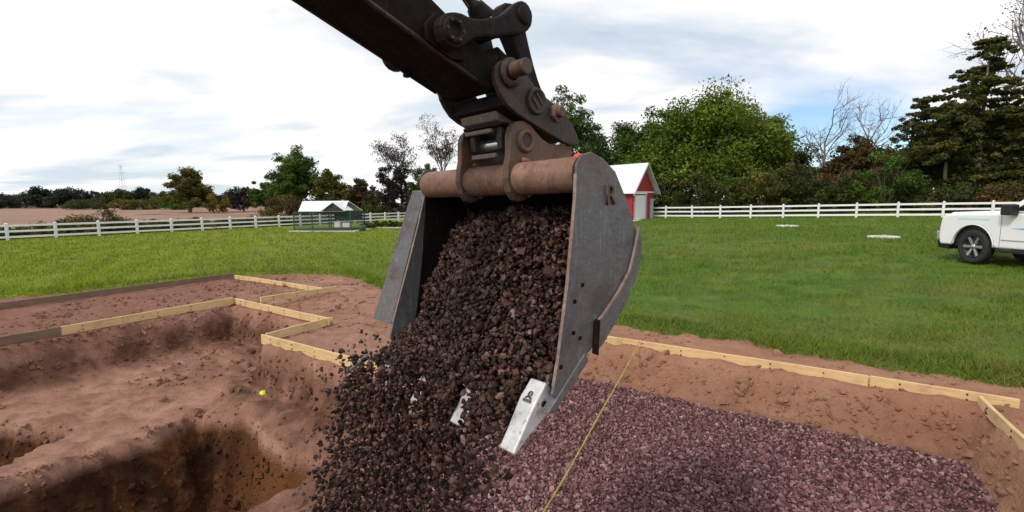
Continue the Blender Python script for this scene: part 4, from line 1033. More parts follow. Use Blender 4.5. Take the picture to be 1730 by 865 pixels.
# ------------------------------------------------------------------ shed
def gz(x): return float(lawn_z(np.array(x, float), 0))
def shed():
    # local: x across the gable, y along the ridge (towards us on the left), gable faces +... built then turned
    bx, by = 12.3, 44.6
    root = empty('shed', (bx, by, gz(bx) - 0.02), R(42)); tag(root, 'red shed with pale metal gable roof and white roller door', 'shed')
    W_, D_, HW, HR = 3.5, 6.0, 2.85, 5.25
    hx = W_ / 2
    # gable front wall (y=0) with siding, side walls
    g = MB(); g.prism([(-hx, 0), (hx, 0), (hx, HW), (0, HR - 0.22), (-hx, HW)], lambda p, q, d: (p, d, q), 0, 0.12); g.build('gable_wall', M['barn_red'], root)
    g = MB(); g.prism([(-hx, 0), (hx, 0), (hx, HW), (0, HR - 0.22), (-hx, HW)], lambda p, q, d: (p, d, q), D_ - 0.12, D_); g.build('gable_wall', M['barn_red'], root)
    for sg in (-1, 1): MB().box(min(sg * hx, sg * (hx - 0.12)), max(sg * hx, sg * (hx - 0.12)), 0.121, D_ - 0.121, 0, HW).build('side_wall', M['barn_red'], root)
    for k in range(8): MB().box(-hx + 0.1 + k * 0.44, -hx + 0.14 + k * 0.44, -0.018, -0.001, 2.72 if -hx + k * .44 < 0.5 else 0.1, 2.9).build('batten', M['barn_red'], root)
    # roof slopes with ribs
    for sg in (-1, 1):
        p0 = Vector((0, 0, HR)); p1 = Vector((sg * (hx + 0.45), 0, HW - 0.42))
        n_ = Vector((-(p1.z - p0.z) * sg, 0, (p1.x - p0.x) * sg)).normalized() * 0.05
        if n_.z < 0: n_ = -n_
        a = MB(); a.hexa([p0 + Vector((0, -0.45, 0)), p1 + Vector((0, -0.45, 0)), p1 + Vector((0, D_ + 0.3, 0)), p0 + Vector((0, D_ + 0.3, 0))], [p0 + n_ + Vector((0, -0.45, 0)), p1 + n_ + Vector((0, -0.45, 0)), p1 + n_ + Vector((0, D_ + 0.3, 0)), p0 + n_ + Vector((0, D_ + 0.3, 0))])
        ro = a.build('roof_slope', M['metal_roof'], root)
        for k in range(8):
            yy = -0.3 + k * 0.85; e = n_ * 0.5
            MB().hexa([p0 + n_ + Vector((0, yy, 0)), p1 + n_ + Vector((0, yy, 0)), p1 + n_ + Vector((0, yy + 0.06, 0)), p0 + n_ + Vector((0, yy + 0.06, 0))], [p0 + n_ + e + Vector((0, yy, 0)), p1 + n_ + e + Vector((0, yy, 0)), p1 + n_ + e + Vector((0, yy + 0.06, 0)), p0 + n_ + e + Vector((0, yy + 0.06, 0))]).build('roof_rib', M['metal_roof'], ro)
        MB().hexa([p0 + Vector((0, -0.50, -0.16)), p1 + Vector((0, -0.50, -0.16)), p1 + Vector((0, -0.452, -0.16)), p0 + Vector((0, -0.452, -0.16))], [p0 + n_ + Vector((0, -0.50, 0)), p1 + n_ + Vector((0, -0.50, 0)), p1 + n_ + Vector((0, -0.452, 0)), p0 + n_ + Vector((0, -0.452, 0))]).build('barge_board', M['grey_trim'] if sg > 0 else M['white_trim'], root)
    MB().box(-hx - 0.05, hx + 0.05, -0.06, -0.02, 2.55, 2.66).build('trim_board', M['white_trim'], root)
    dr = MB().box(-1.35, 0.35, -0.05, -0.004, 0.05, 2.3).build('roller_door', M['door_white'], root)
    for k in range(4): MB().box(-1.33, 0.33, -0.062, -0.051, 0.10 + 0.56 * k, 0.60 + 0.56 * k).build('door_panel', M['door_white'], dr)
    for x_ in (-1.52, 0.40): MB().box(x_, x_ + 0.14, -0.07, -0.006, 0, 2.42).build('door_jamb', M['pink_trim'], root)
    MB().box(-1.52, 0.54, -0.08, -0.006, 2.42, 2.54).build('door_head', M['white_trim'], root)
    MB().box(1.15, 1.70, -0.05, -0.004, 0.1, 2.0).build('side_panel', M['grey_trim'], root)
    MB().box(-hx - 0.6, hx + 1.1, -1.0, -0.09, -0.10, 0.06).build('apron', M['concrete'], root)
shed()

# ------------------------------------------------------------------ chicken coop on a slab
def coop():
    x0, y0 = -15.8, 39.5
    root = empty('chicken_coop', (x0, y0, gz(x0) + 0.02), R(-5)); tag(root, 'small coop with bright metal gable roof and mesh run on a pale slab', 'coop')
    LX, LY = 4.9, 3.0
    MB().box(-LX / 2 - 0.35, LX / 2 + 0.5, -0.3, LY + 0.3, -0.1, 0.10).build('slab', M['concrete'], root, 0.02)
    for x_ in (-LX / 2, -0.85, 0.8, LX / 2):
        for y_ in (0.0, LY): MB().box(x_ - 0.035, x_ + 0.035, y_ - 0.035, y_ + 0.035, 0.10, 1.62).build('post', M['green_frame'], root)
    for z_ in (0.14, 1.54): 
        for y_ in (0.0, LY): MB().box(-LX / 2 + 0.06, LX / 2 - 0.06, y_ - 0.03, y_ + 0.03, z_, z_ + 0.07).build('rail', M['green_frame'], root)
    for i, (a, b_) in enumerate(((-LX / 2, -0.85), (-0.85, 0.8), (0.8, LX / 2))):
        for y_ in (0.0, LY): MB().box(a + 0.06, b_ - 0.06, y_ - 0.004, y_ + 0.004, 0.22, 1.53).build('mesh_panel', M['wire'], root)
    for x_ in (-LX / 2, LX / 2): MB().box(x_ - 0.004, x_ + 0.004, 0.06, LY - 0.06, 0.11, 1.6).build('mesh_panel', M['wire'], root)
    MB().box(-LX / 2 + 0.2, LX / 2 - 0.1, 0.25, LY - 0.3, 0.102, 0.22).build('plinth', M['dark_wall'], root)
    MB().box(0.9, LX / 2 - 0.06, 0.35, LY - 0.35, 0.95, 1.62).build('roost_box', M['dark_wall'], root)
    MB().box(1.0, 1.5, 0.1, 0.34, 0.37, 0.80).build('feed_bin', M['white_trim'], root, 0.03)
    MB().box(1.7, 2.3, 0.1, 0.34, 0.37, 0.75).build('feed_bin', M['white_trim'], root, 0.03)
    # main ridge runs along x, front slope faces us; a cross gable at the right half
    e = 0.06
    def slope(a, b_, c_, d_, name='roof_slope', mat=None):
        n_ = (Vector(b_) - Vector(a)).cross(Vector(d_) - Vector(a)).normalized() * e
        if n_.z < 0: n_ = -n_
        return MB().hexa([Vector(p) for p in (a, b_, c_, d_)], [Vector(p) + n_ for p in (a, b_, c_, d_)]).build(name, mat or M['metal_roof'], root)
    yr = LY / 2; zr = 2.52; ze = 1.68
    fr = slope((-LX / 2 + 0.65, -0.35, ze), (LX / 2 - 0.3, -0.35, ze), (LX / 2 - 0.75, yr, zr), (-LX / 2 + 0.05, yr, zr))
    slope((-LX / 2 + 0.05, yr, zr), (LX / 2 - 0.75, yr, zr), (LX / 2 - 0.3, LY + 0.35, ze), (-LX / 2 + 0.65, LY + 0.35, ze))
    # cross gable
    g = MB(); g.prism([(0.35, 1.72), (2.1, 1.72), (1.25, 2.36)], lambda p, q, d: (p, d, q), -0.42, 1.0); g.build('dormer_wall', M['dark_wall'], root)
    slope((1.25, -0.55, 2.42), (2.2, -0.55, 1.74), (2.2, 1.2, 1.74), (1.25, 1.2, 2.42)); slope((1.25, -0.55, 2.42), (0.22, -0.55, 1.72), (0.22, 1.0, 1.72), (1.25, 1.2, 2.42))
    MB().box(-LX / 2, LX / 2, -0.02, 0.02, 1.625, 1.70).build('fascia', M['dark_wall'], root)
    g = MB(); g.prism([(0.1, 1.7), (LY - 0.1, 1.7), (yr, zr - 0.1)], lambda p, q, d: (d, p, q), -LX / 2 + 0.5, -LX / 2 + 0.6); g.build('gable_wall', M['dark_wall'], root)
coop()
# bits by the coop
mb = MB(); mb.lathe([(0.0, 0.5), (0.26, 0.5), (0.30, 0.44), (0.27, 0.0), (0.0, 0.0)], (0, 0, 0), (0, 0, 1), 18)
o = mb.build('feed_tub', M['green_frame'], smooth=True); o.location = (-12.4, 39.3, gz(-12.4) + 0.04); tag(o, 'dark green feed tub on the lawn beside the coop slab', 'tub')
o = MB().box(-2.6, 2.6, -0.55, 0.55, -0.1, 0.09).build('garden_kerb', M['concrete'], bevel=0.02); o.location = (-11.0, 45.0, gz(-11)); o.rotation_euler = (0, 0, R(-4)); tag(o, 'pale concrete edging strip of the flower bed by the fence', 'edging')

# concrete lids on the lawn
for (x, y, r_1, lb) in ((17.0, 29.2, 0.62, 'flat round concrete lid in the grass, farther from the truck'), (15.9, 20.2, 0.58, 'flat round concrete lid in the grass, nearer the white truck')):
    mb = MB(); mb.lathe([(0.0, 0.13), (r_1 * 0.92, 0.125), (r_1, 0.10), (r_1 * 1.02, -0.15)], (0, 0, 0), (0, 0, 1), 28)
    hd = mb.build('septic_lid', M['concrete']); hd.location = (x, y, gz(x)); tag(hd, lb, 'lid')
    MB().tube([(-0.12, 0, 0.125), (-0.1, 0, 0.165), (0.1, 0, 0.165), (0.12, 0, 0.125)], 0.012, 6).build('handle', M['grey_trim'], hd)

# ------------------------------------------------------------------ pickup truck
def truck():
    px, py = 12.12, 12.30                       # front wheel
    ang = R(98)
    root = empty('pickup_truck'); tag(root, 'white pickup truck with blue side lettering parked on the lawn', 'truck')
    wb, rw = 3.65, 0.405
    fx = 1.85
    wheel_local = Vector((fx * 0.93, 0.83, 0))
    rz = Matrix.Rotation(ang, 4, 'Z')
    off = rz @ wheel_local
    zg = gz(px) + 0.075
    root.location = (px - off.x, py - off.y, zg); root.rotation_euler = (0, 0, ang); root.scale = (0.93, 1, 1.09)
    hwid = 0.99
    def arch(cx, r_, n=12, z0=0.42):
        a0 = math.asin((z0 - rw) / r_)
        return [(cx + r_ * math.cos(a), rw + r_ * math.sin(a)) for a in np.linspace(a0, math.pi - a0, n)]
    fn = lambda p, q, d: (p, d, q)
    # body side shells (both sides), with arches
    low = [(2.72, 0.42)] + arch(fx, 0.53) + arch(fx - wb, 0.53)
    sidep = [(2.72, 0.42)] + arch(fx, 0.53) + arch(fx - wb, 0.53) + [(-2.85, 0.45), (-2.88, 1.20), (-1.35, 1.22), (1.10, 1.22), (1.35, 1.20), (2.0, 1.195), (2.58, 1.165), (2.72, 1.10), (2.76, 0.80), (2.76, 0.6)]
    for sg in (1, -1):
        MB().prism(sidep, fn, sg * hwid, sg * (hwid - 0.10)).build('body_side', M['paint_white'], root, 0.05, seg=4)
        for cx in (fx, fx - wb):
            MB().prism(arch(cx, 0.525, 14, 0.40), fn, sg * (hwid - 0.105), sg * (hwid - 0.42)).build('wheel_well', M['black_plastic'], root)
    # fender flare lips
            MB().tube([(cx + 0.535 * math.cos(a), sg * (hwid + 0.003), rw + 0.535 * math.sin(a)) for a in np.linspace(0.05, math.pi - 0.05, 16)], 0.016, 8).build('arch_lip', M['paint_white'], root, smooth=True)
    # hood with raised centre, cowl, front
    hd = MB(); hd.hexa([(1.15, -hwid + 0.10, 1.10), (2.70, -hwid + 0.10, 0.95), (2.70, hwid - 0.10, 0.95), (1.15, hwid - 0.10, 1.10)], [(1.15, -hwid + 0.12, 1.285), (2.64, -hwid + 0.16, 1.215), (2.64, hwid - 0.16, 1.215), (1.15, hwid - 0.12, 1.285)])
    hd.build('hood', M['paint_white'], root, 0.07, seg=4)
    MB().hexa([(2.55, -0.88, 0.58), (2.86, -0.82, 0.58), (2.86, 0.82, 0.58), (2.55, 0.88, 0.58)], [(2.55, -0.88, 1.12), (2.80, -0.80, 1.10), (2.80, 0.80, 1.10), (2.55, 0.88, 1.12)]).build('grille', M['black_plastic'], root, 0.03)
    MB().hexa([(2.5, -0.98, 0.50), (2.93, -0.86, 0.50), (2.93, 0.86, 0.50), (2.5, 0.98, 0.50)], [(2.5, -0.99, 0.74), (2.95, -0.88, 0.74), (2.95, 0.88, 0.74), (2.5, 0.99, 0.74)]).build('bumper', M['grey_trim'], root, 0.04, seg=3)
    MB().hexa([(2.5, -0.94, 0.30), (2.88, -0.84, 0.32), (2.88, 0.84, 0.32), (2.5, 0.94, 0.30)], [(2.5, -0.97, 0.495), (2.92, -0.86, 0.495), (2.92, 0.86, 0.495), (2.5, 0.97, 0.495)]).build('air_dam', M['black_plastic'], root, 0.02)
    for sg in (1, -1):
        MB().hexa([(2.50, sg * 0.995, 0.86), (2.83, sg * 0.80, 0.86), (2.87, sg * 0.62, 0.86), (2.50, sg * 0.62, 0.86)], [(2.46, sg * 0.993, 1.08), (2.77, sg * 0.82, 1.08), (2.82, sg * 0.62, 1.08), (2.46, sg * 0.62, 1.08)]).build('headlight', M['lamp_glass'], root, 0.012)
    # floor pan, rockers, running board
    MB().box(-2.8, 2.5, -0.55, 0.55, 0.42, 0.80).build('chassis', M['black_plastic'], root)
    for sg in (1, -1): MB().box(-1.2, 1.25, min(sg * 0.90, sg * 1.02), max(sg * 0.90, sg * 1.02), 0.33, 0.405).build('running_board', M['black_plastic'], root, 0.015)
    # cab greenhouse
    lo = [(1.30, -0.93, 1.221), (-1.32, -0.93, 1.221), (-1.32, 0.93, 1.221), (1.30, 0.93, 1.221)]
    hi = [(0.42, -0.74, 1.86), (-1.10, -0.74, 1.88), (-1.10, 0.74, 1.88), (0.42, 0.74, 1.86)]
    MB().hexa(lo, hi).build('cab', M['paint_white'], root, 0.05, seg=3)
    def lerp3(a, b_, q): return tuple(a[i] + (b_[i] - a[i]) * q for i in range(3))
    def pane(c0, c1, c2, c3, nrm, name):        # lower-left, lower-right, upper-right, upper-left, pushed proud
        n_ = Vector(nrm).normalized(); MB().hexa([Vector(p) + n_ * 0.004 for p in (c0, c1, c2, c3)], [Vector(p) + n_ * 0.012 for p in (c0, c1, c2, c3)]).build(name, M['glass_dark'], root, 0.006)
    for sg in (1, -1):
        B = lambda x_, q: (x_, sg * (0.93 - 0.19 * q), 1.221 + 0.65 * q)
        nrm = (0, sg * 0.65, 0.19)
        pane(B(0.98, 0.08), B(0.02, 0.08), B(0.02, 0.86), B(0.36, 0.86), nrm, 'door_window')
        pane(B(-0.08, 0.08), B(-1.10, 0.08), B(-0.98, 0.86), B(-0.08, 0.86), nrm, 'door_window')
        # mirror, door gap, handle
        MB().box(0.80, 1.05, min(sg * 1.0, sg * 1.24), max(sg * 1.0, sg * 1.24), 1.18, 1.42).build('mirror', M['black_plastic'], root, 0.03)
        MB().box(0.86, 0.96, min(sg * 0.93, sg * 1.02), max(sg * 0.93, sg * 1.02), 1.22, 1.30).build('mirror_arm', M['black_plastic'], root, 0.01)
        for x_ in (1.18, -0.02, -1.18): MB().box(x_ - 0.005, x_ + 0.005, min(sg * (hwid - 0.01), sg * (hwid + 0.001)), max(sg * (hwid - 0.01), sg * (hwid + 0.001)), 0.46, 1.19).build('door_gap', M['black_plastic'], root)
        for x_ in (0.18, -1.02): MB().box(x_ - 0.1, x_ + 0.1, min(sg * hwid, sg * (hwid + 0.035)), max(sg * hwid, sg * (hwid + 0.035)), 1.02, 1.06).build('door_handle', M['paint_white'], root, 0.008)
        MB().box(-1.15, 1.15, min(sg * hwid, sg * (hwid + 0.012)), max(sg * hwid, sg * (hwid + 0.012)), 0.60, 0.625).build('crease_strip', M['grey_trim'], root, 0.004)
        MB().box(1.45, 2.25, min(sg * hwid, sg * (hwid + 0.003)), max(sg * hwid, sg * (hwid + 0.003)), 1.045, 1.085).build('fender_decal', M['decal_pale'], root)
        MB().prism([(0.95, 0.88), (0.55, 0.91), (-0.9, 0.93), (-0.9, 0.86), (0.5, 0.845)], fn, sg * hwid, sg * (hwid + 0.003)).build('door_decal', M['decal_blue'], root)
        MB().prism([(0.60, 0.775), (-0.9, 0.80), (-0.9, 0.75), (0.5, 0.735)], fn, sg * hwid, sg * (hwid + 0.003)).build('door_decal', M['decal_yellow'], root)
    q = lambda y_, k: (1.30 - 0.88 * k, y_ * (1 - 0.2 * k), 1.221 + 0.639 * k)
    pane(q(-0.82, 0.10), q(0.82, 0.10), q(0.82, 0.92), q(-0.82, 0.92), (0.639, 0, 0.88), 'windscreen')
    MB().box(-2.80, -1.36, -0.88, 0.88, 0.80, 0.86).build('bed_floor', M['paint_white'], root)
    MB().box(-2.88, -2.81, -0.88, 0.88, 0.60, 1.21).build('tailgate', M['paint_white'], root, 0.02)
    for cx in (fx, fx - wb):
        for sg in (1, -1):
            w_ = empty('wheel', (cx, sg * 0.83, rw)); w_.parent = root
            ax = (0, sg, 0)
            MB().lathe([(0.25, 0.10), (0.285, 0.135), (0.36, 0.135), (0.395, 0.11), (0.405, 0.06), (0.405, -0.06), (0.395, -0.11), (0.36, -0.13), (0.25, -0.12)], (0, 0, 0), ax, 36).build('tyre', M['tyre'], w_, smooth=True)
            MB().lathe([(0.252, 0.125), (0.265, 0.128), (0.262, 0.10), (0.235, 0.085), (0.225, 0.02), (0.0, 0.015)], (0, 0, 0), ax, 36).build('rim', M['black_plastic'], w_, smooth=True)
            for k in range(6):
                a = k * math.pi / 3
                c_, s_2 = math.cos(a), math.sin(a)
                def rp(r2, t2, h2): return (r2 * c_ - t2 * s_2, sg * h2, r2 * s_2 + t2 * c_)
                MB().hexa([rp(0.05, -0.03, 0.05), rp(0.05, 0.03, 0.05), rp(0.25, 0.042, 0.08), rp(0.25, -0.042, 0.08)], [rp(0.05, -0.026, 0.105), rp(0.05, 0.026, 0.105), rp(0.25, 0.032, 0.118), rp(0.25, -0.032, 0.118)]).build('spoke', M['alloy'], w_, 0.006)
            MB().lathe([(0.0, 0.125), (0.05, 0.12), (0.065, 0.10), (0.065, 0.03)], (0, 0, 0), ax, 20).build('hub', M['alloy'], w_, smooth=True)
    return root
truck()

# ------------------------------------------------------------------ lattice tower far away
def tower():
    X0, Y0, HT = -335.0, 412.0, 36.0
    root = empty('lattice_tower', (X0, Y0, 0.8)); tag(root, 'thin pale lattice pylon far beyond the field', 'tower')
    for sx in (-1, 1):
        for sy in (-1, 1): MB().tube([(sx * 2.2, sy * 2.2, 0), (sx * 0.5, sy * 0.5, HT)], 0.10, 5).build('leg', M['tower'], root)
    for z_, w_ in ((24, 4.2), (29, 3.6), (34, 3.0)): MB().box(-w_, w_, -0.2, 0.2, z_, z_ + 0.4).build('cross_arm', M['tower'], root)
    for k in range(7):
        z0_, z1_ = k * 5.0, k * 5.0 + 5.0; a0 = 2.2 - 1.7 * z0_ / HT; a1 = 2.2 - 1.7 * z1_ / HT
        for sy in (-1, 1):
            MB().tube([(-a0, sy * a0, z0_), (a1, sy * a1, z1_)], 0.05, 4).build('brace', M['tower'], root)
            MB().tube([(a0, sy * a0, z0_), (-a1, sy * a1, z1_)], 0.05, 4).build('brace', M['tower'], root)
tower()

# ------------------------------------------------------------------ trees
def leaf_mesh(name, centers, radii, per, leaf, mat, parent, r_, squash=0.75, hue=None):
    """clumps of small leaf faces: centers (n,3), radius per clump; shell-biased, top leaves lighter by species tint only at random"""
    per = int(per * 1.42); leaf = leaf * 0.86
    n = len(centers); tot = n * per
    d = r_.normal(size=(tot, 3)); d /= np.linalg.norm(d, axis=1, keepdims=True)
    rad = np.repeat(radii, per) * r_.random(tot) ** 0.45
    p = np.repeat(centers, per, 0) + d * rad[:, None] * np.array([1, 1, squash])
    nrm = d * 0.6 + r_.normal(size=(tot, 3)) * 0.6 + np.array([0, 0, 0.35]); nrm /= np.linalg.norm(nrm, axis=1, keepdims=True)
    a = np.cross(nrm, r_.normal(size=(tot, 3))); a /= np.linalg.norm(a, axis=1, keepdims=True); b_ = np.cross(nrm, a)
    sz = leaf * r_.uniform(0.6, 1.35, tot)[:, None]
    v = np.stack([p - a * sz * 0.5 - b_ * sz * 0.34, p - a * sz * 0.4 + b_ * sz * 0.40, p + a * sz * 0.66], 1).reshape(-1, 3)
    f = np.arange(3 * tot).reshape(tot, 3)
    ct = np.clip(r_.normal(0.45, 0.20, n) if hue is None else hue + r_.normal(0, 0.10, n), 0, 1)
    ti = np.clip(np.repeat(ct, per) + r_.normal(0, 0.10, tot), 0, 1)
    return np_mesh(name, v, f, mat, np.repeat(ti, 3), parent)
def trunk_mesh(parent, h, r0, limbs, r_, mat, top=0.62):
    mb = MB(); lean = r_.normal(0, 0.03, 2)
    pts = [(lean[0] * h * q + 0.1 * math.sin(q * 5), lean[1] * h * q, h * top * q - (0.3 if q == 0 else 0)) for q in (0, 0.06, 0.3, 0.6, 1.0)]
    mb.tube(pts, [r0 * 1.5, r0 * 1.05, r0 * 0.85, r0 * 0.6, r0 * 0.3], 9)
    for k in range(limbs):
        q = r_.uniform(0.3, 0.95); a = r_.uniform(0, 6.28); ln = h * r_.uniform(0.18, 0.34); b0 = np.array([lean[0] * h * q, lean[1] * h * q, h * top * q])
        e = np.array([math.cos(a), math.sin(a), r_.uniform(0.5, 1.1)]); e /= np.linalg.norm(e)
        mb.tube([b0, b0 + e * ln * 0.5 + [0, 0, 0.03 * h], b0 + e * ln + [0, 0, 0.06 * h]], [r0 * 0.38, r0 * 0.22, r0 * 0.06], 6)
    return mb.build('trunk', mat, parent, smooth=True)
def zground(x, y): 
    r2 = math.hypot(x, y); q = min(max((r2 - 60) / 160, 0), 1); return gz(x) - 0.03 + 0.9 * q * q * (3 - 2 * q)
def loc_px(px, Y):                                # layout bearing -> ground position at that range
    return (px - 865.0) / 800.0 * Y, Y
def broadleaf(name, px, Y, h, rx, mat, label, group, clumps=80, per=110, leaf=0.26, low=0.12, seed=0, sparse=1.0, bark='bark', cat='tree', top_pow=0.6):
    r_ = np.random.default_rng(1000 + seed); x, y = loc_px(px, Y)
    root = empty(name, (x, y, zground(x, y)), r_.uniform(0, 6.28)); tag(root, label, cat, group)
    trunk_mesh(root, h, 0.018 * h + 0.06, 9, r_, M[bark])
    # lobed crown: boughs at the outside plus an even fill, so the outline is lumpy and the inside closed
    clumps = int(clumps * 1.7); nb = 16
    bd = r_.normal(size=(nb, 3)); bd /= np.linalg.norm(bd, axis=1, keepdims=True); bd[:, 2] = np.abs(bd[:, 2]) * 1.15 - 0.45
    bc = bd * np.array([0.72, 0.72, 0.76]) * r_.uniform(0.75, 1.05, (nb, 1)); bc[0] = (0, 0, 0.66)
    low = min(low, 0.0) - 0.02
    cz = h * (low + (1 - low) * 0.47); rz_ = h * (1 - low) * 0.53
    which = r_.integers(0, nb, clumps); dd = r_.normal(size=(clumps, 3)); dd /= np.linalg.norm(dd, axis=1, keepdims=True)
    c = bc[which] + dd * (r_.random(clumps) ** 0.4)[:, None] * 0.30
    fill = r_.random(clumps) < 0.42
    c = np.where(fill[:, None], dd * (r_.random(clumps) ** 0.5)[:, None] * 0.84, c)
    nrm = np.linalg.norm(c, axis=1); c = np.where(nrm[:, None] > 1.02, c / nrm[:, None] * r_.uniform(0.9, 1.06, (clumps, 1)), c)
    c[:, :2] *= np.where(c[:, 2] < 0, 1 + 0.55 * np.abs(c[:, 2]), 1.0)[:, None]
    ctr = c * np.array([rx, rx, rz_]) + [0, 0, cz]
    ctr[:, 2] = np.maximum(ctr[:, 2], 0.4 + 0.5 * r_.random(clumps))
    rad = rx * r_.uniform(0.12, 0.25, clumps) * sparse
    hue = np.clip(0.42 + r_.normal(0, 0.17, clumps), 0, 1)
    leaf_mesh('crown', ctr, rad, int(per * 0.8), leaf * 1.12, LEAF[mat], root, r_, hue=hue)
    return root
def conifer(name, px, Y, h, rx, label, group, seed=0, bare=0.28, bark='bark', leaf=0.34, dens=1.0):
    r_ = np.random.default_rng(2000 + seed); x, y = loc_px(px, Y)
    root = empty(name, (x, y, zground(x, y)), r_.uniform(0, 6.28)); tag(root, label, 'tree', group)
    mb = MB(); mb.tube([(0, 0, -0.3), (0.03, 0, h * 0.3), (0.0, 0.05, h * 0.7), (0, 0, h * 0.97)], [0.017 * h + 0.05, 0.013 * h + 0.03, 0.007 * h, 0.01], 9); mb.build('trunk', M[bark], root, smooth=True)
    ctr = []; rad = []; bb = MB()
    zl_ = h * bare
    while zl_ < h * 0.97:
        q = (zl_ - h * bare) / (h * (1 - bare)); R_ = rx * (1 - q) ** 0.8 * r_.uniform(0.75, 1.15) + 0.25
        for k in range(r_.integers(5, 9)):
            if r_.random() > 0.93: continue
            a = r_.uniform(0, 6.28); ln = R_ * r_.uniform(0.6, 1.15); dr = -0.10 * ln + 0.14 * ln * q
            bb.tube([(0, 0, zl_), (math.cos(a) * ln * 0.5, math.sin(a) * ln * 0.5, zl_ + dr * 0.3), (math.cos(a) * ln, math.sin(a) * ln, zl_ + dr)], [0.05, 0.03, 0.01], 4, False)
            m_ = max(2, int(ln / 0.75))
            for j in range(m_):
                f_ = (j + 0.8) / m_
                ctr.append((math.cos(a) * ln * f_, math.sin(a) * ln * f_, zl_ + dr * f_ + r_.normal(0, 0.10))); rad.append(0.30 + 0.30 * ln / max(rx, 1) * (1.15 - 0.6 * f_))
        zl_ += h * 0.036 * r_.uniform(0.7, 1.3)
    bb.build('bough', M[bark], root)
    ctr = np.array(ctr); leaf_mesh('crown', ctr, np.array(rad) * 0.98, int(40 * dens), leaf * 0.8, LEAF['needle'], root, r_, squash=0.55)
    return root
def bare_tree(name, px, Y, h, label, group, seed=0, spread=0.34, mat='twig', leafy=0.0, leafmat='russet'):
    r_ = np.random.default_rng(3000 + seed); x, y = loc_px(px, Y)
    root = empty(name, (x, y, zground(x, y)), 0); tag(root, label, 'tree', group)
    tr = MB(); tr.tube([(0, 0, -0.3), (0.1, 0, h * 0.3), (0.0, 0.1, h * 0.6)], [0.014 * h, 0.011 * h, 0.006 * h], 8); tr.build('trunk', M['bark_pale'], root, smooth=True)
    br = MB(); tips = []
    def grow(p, d, ln, r0, lv):
        e = p + d * ln; mid = p + d * ln * 0.5 + r_.normal(0, 0.05 * ln, 3)
        br.tube([p, mid, e], [r0, r0 * 0.75, r0 * 0.5], 4 if lv else 6, False)
        if lv >= 3: tips.append(e); return
        for _ in range(4 if lv < 2 else 3):
            q = r_.uniform(0.35, 1.0); nd = d + r_.normal(0, 0.55, 3) + [0, 0, 0.12]; nd /= np.linalg.norm(nd)
            grow(p + d * ln * q, nd, ln * r_.uniform(0.45, 0.72), r0 * 0.5, lv + 1)
    for k in range(7):
        a = r_.uniform(0, 6.28); d = np.array([math.cos(a) * spread * 1.4, math.sin(a) * spread * 1.4, 1.0]); d /= np.linalg.norm(d)
        grow(np.array([0, 0, h * r_.uniform(0.28, 0.6)]), d, h * r_.uniform(0.2, 0.32), 0.0055 * h, 0)
    br.build('branch', M[mat], root)
    if leafy > 0:
        tips = np.array(tips); k = r_.random(len(tips)) < leafy
        leaf_mesh('crown', tips[k], np.full(k.sum(), 0.05 * h), 14, 0.24, LEAF[leafmat], root, r_)
    return root
def bush(px, Y, h, rx, mat, label, group, seed, leaf=0.22, clumps=26, per=90, name='shrub'):
    r_ = np.random.default_rng(4000 + seed); x, y = loc_px(px, Y)
    root = empty(name, (x, y, zground(x, y)), r_.uniform(0, 6.28)); tag(root, label, 'shrub', group)
    mb = MB()
    for k in range(6):
        a = r_.uniform(0, 6.28); mb.tube([(0, 0, -0.1), (math.cos(a) * rx * 0.3, math.sin(a) * rx * 0.3, h * 0.5), (math.cos(a) * rx * 0.6, math.sin(a) * rx * 0.6, h * 0.85)], [0.05, 0.03, 0.01], 4)
    mb.build('stem', M['bark'], root)
    a = r_.uniform(0, 6.28, clumps); q = np.sqrt(r_.random(clumps)); zc = r_.random(clumps)
    ctr = np.stack([np.cos(a) * q * rx, np.sin(a) * q * rx, 0.12 * h + zc * h * (0.85 - 0.45 * q * q)], -1)
    leaf_mesh('foliage', ctr, rx * r_.uniform(0.2, 0.34, clumps) * min(1.0, h / rx + 0.3), per, leaf, LEAF[mat], root, r_)
    return root

GW = 'trees of the wood behind the white fence'
# --- wood on the right
broadleaf('maple_tree', 952, 66, 19.0, 5.6, 'green', 'tall green tree rising behind the arm and coupler', GW, 95, 130, 0.30, 0.1, 1)
broadleaf('maple_tree', 1196, 60, 15.9, 10.4, 'maple', 'broad sunlit yellow green maple behind the red shed', GW, 190, 150, 0.32, 0.06, 2)
broadleaf('maple_tree', 1085, 66, 15.0, 6.2, 'green', 'dark tree filling in beside the broad maple above the shed', GW, 90, 120, 0.32, 0.05, 3)
broadleaf('maple_tree', 1292, 63, 13.5, 4.2, 'maple', 'yellow tinged tree at the right shoulder of the broad maple', GW, 85, 120, 0.30, 0.08, 4)
broadleaf('maple_tree', 1338, 56, 7.6, 3.8, 'dark', 'low dark green tree right of the broad maple', GW, 70, 110, 0.28, 0.03, 5)
broadleaf('maple_tree', 1432, 52, 8.3, 4.0, 'russet', 'russet brown tree under the blue gap in the clouds', GW, 80, 110, 0.27, 0.02, 6)
broadleaf('maple_tree', 1492, 57, 7.4, 3.8, 'dark', 'short dark tree between the russet tree and the pines', GW, 70, 110, 0.27, 0.02, 7)
broadleaf('maple_tree', 1128, 62, 14.6, 6.4, 'green', 'rounded green maple shoulder between shed and broad maple', GW, 100, 130, 0.30, 0.04, 8)
broadleaf('maple_tree', 1252, 64, 15.4, 6.0, 'yellow', 'olive yellow maple crown just right of the broad maple top', GW, 90, 120, 0.30, 0.04, 9)
bare_tree('bare_tree', 1385, 64, 15.0, 'thin leafless tree against the blue patch of sky', GW, 1, 0.40)
bare_tree('bare_tree', 1455, 70, 16.5, 'wispy leafless tree behind the russet tree', GW, 2, 0.34)
conifer('pine_tree', 1545, 50, 12.0, 4.8, 'dark pine at the left of the tallest spruce', GW, 1, 0.25)
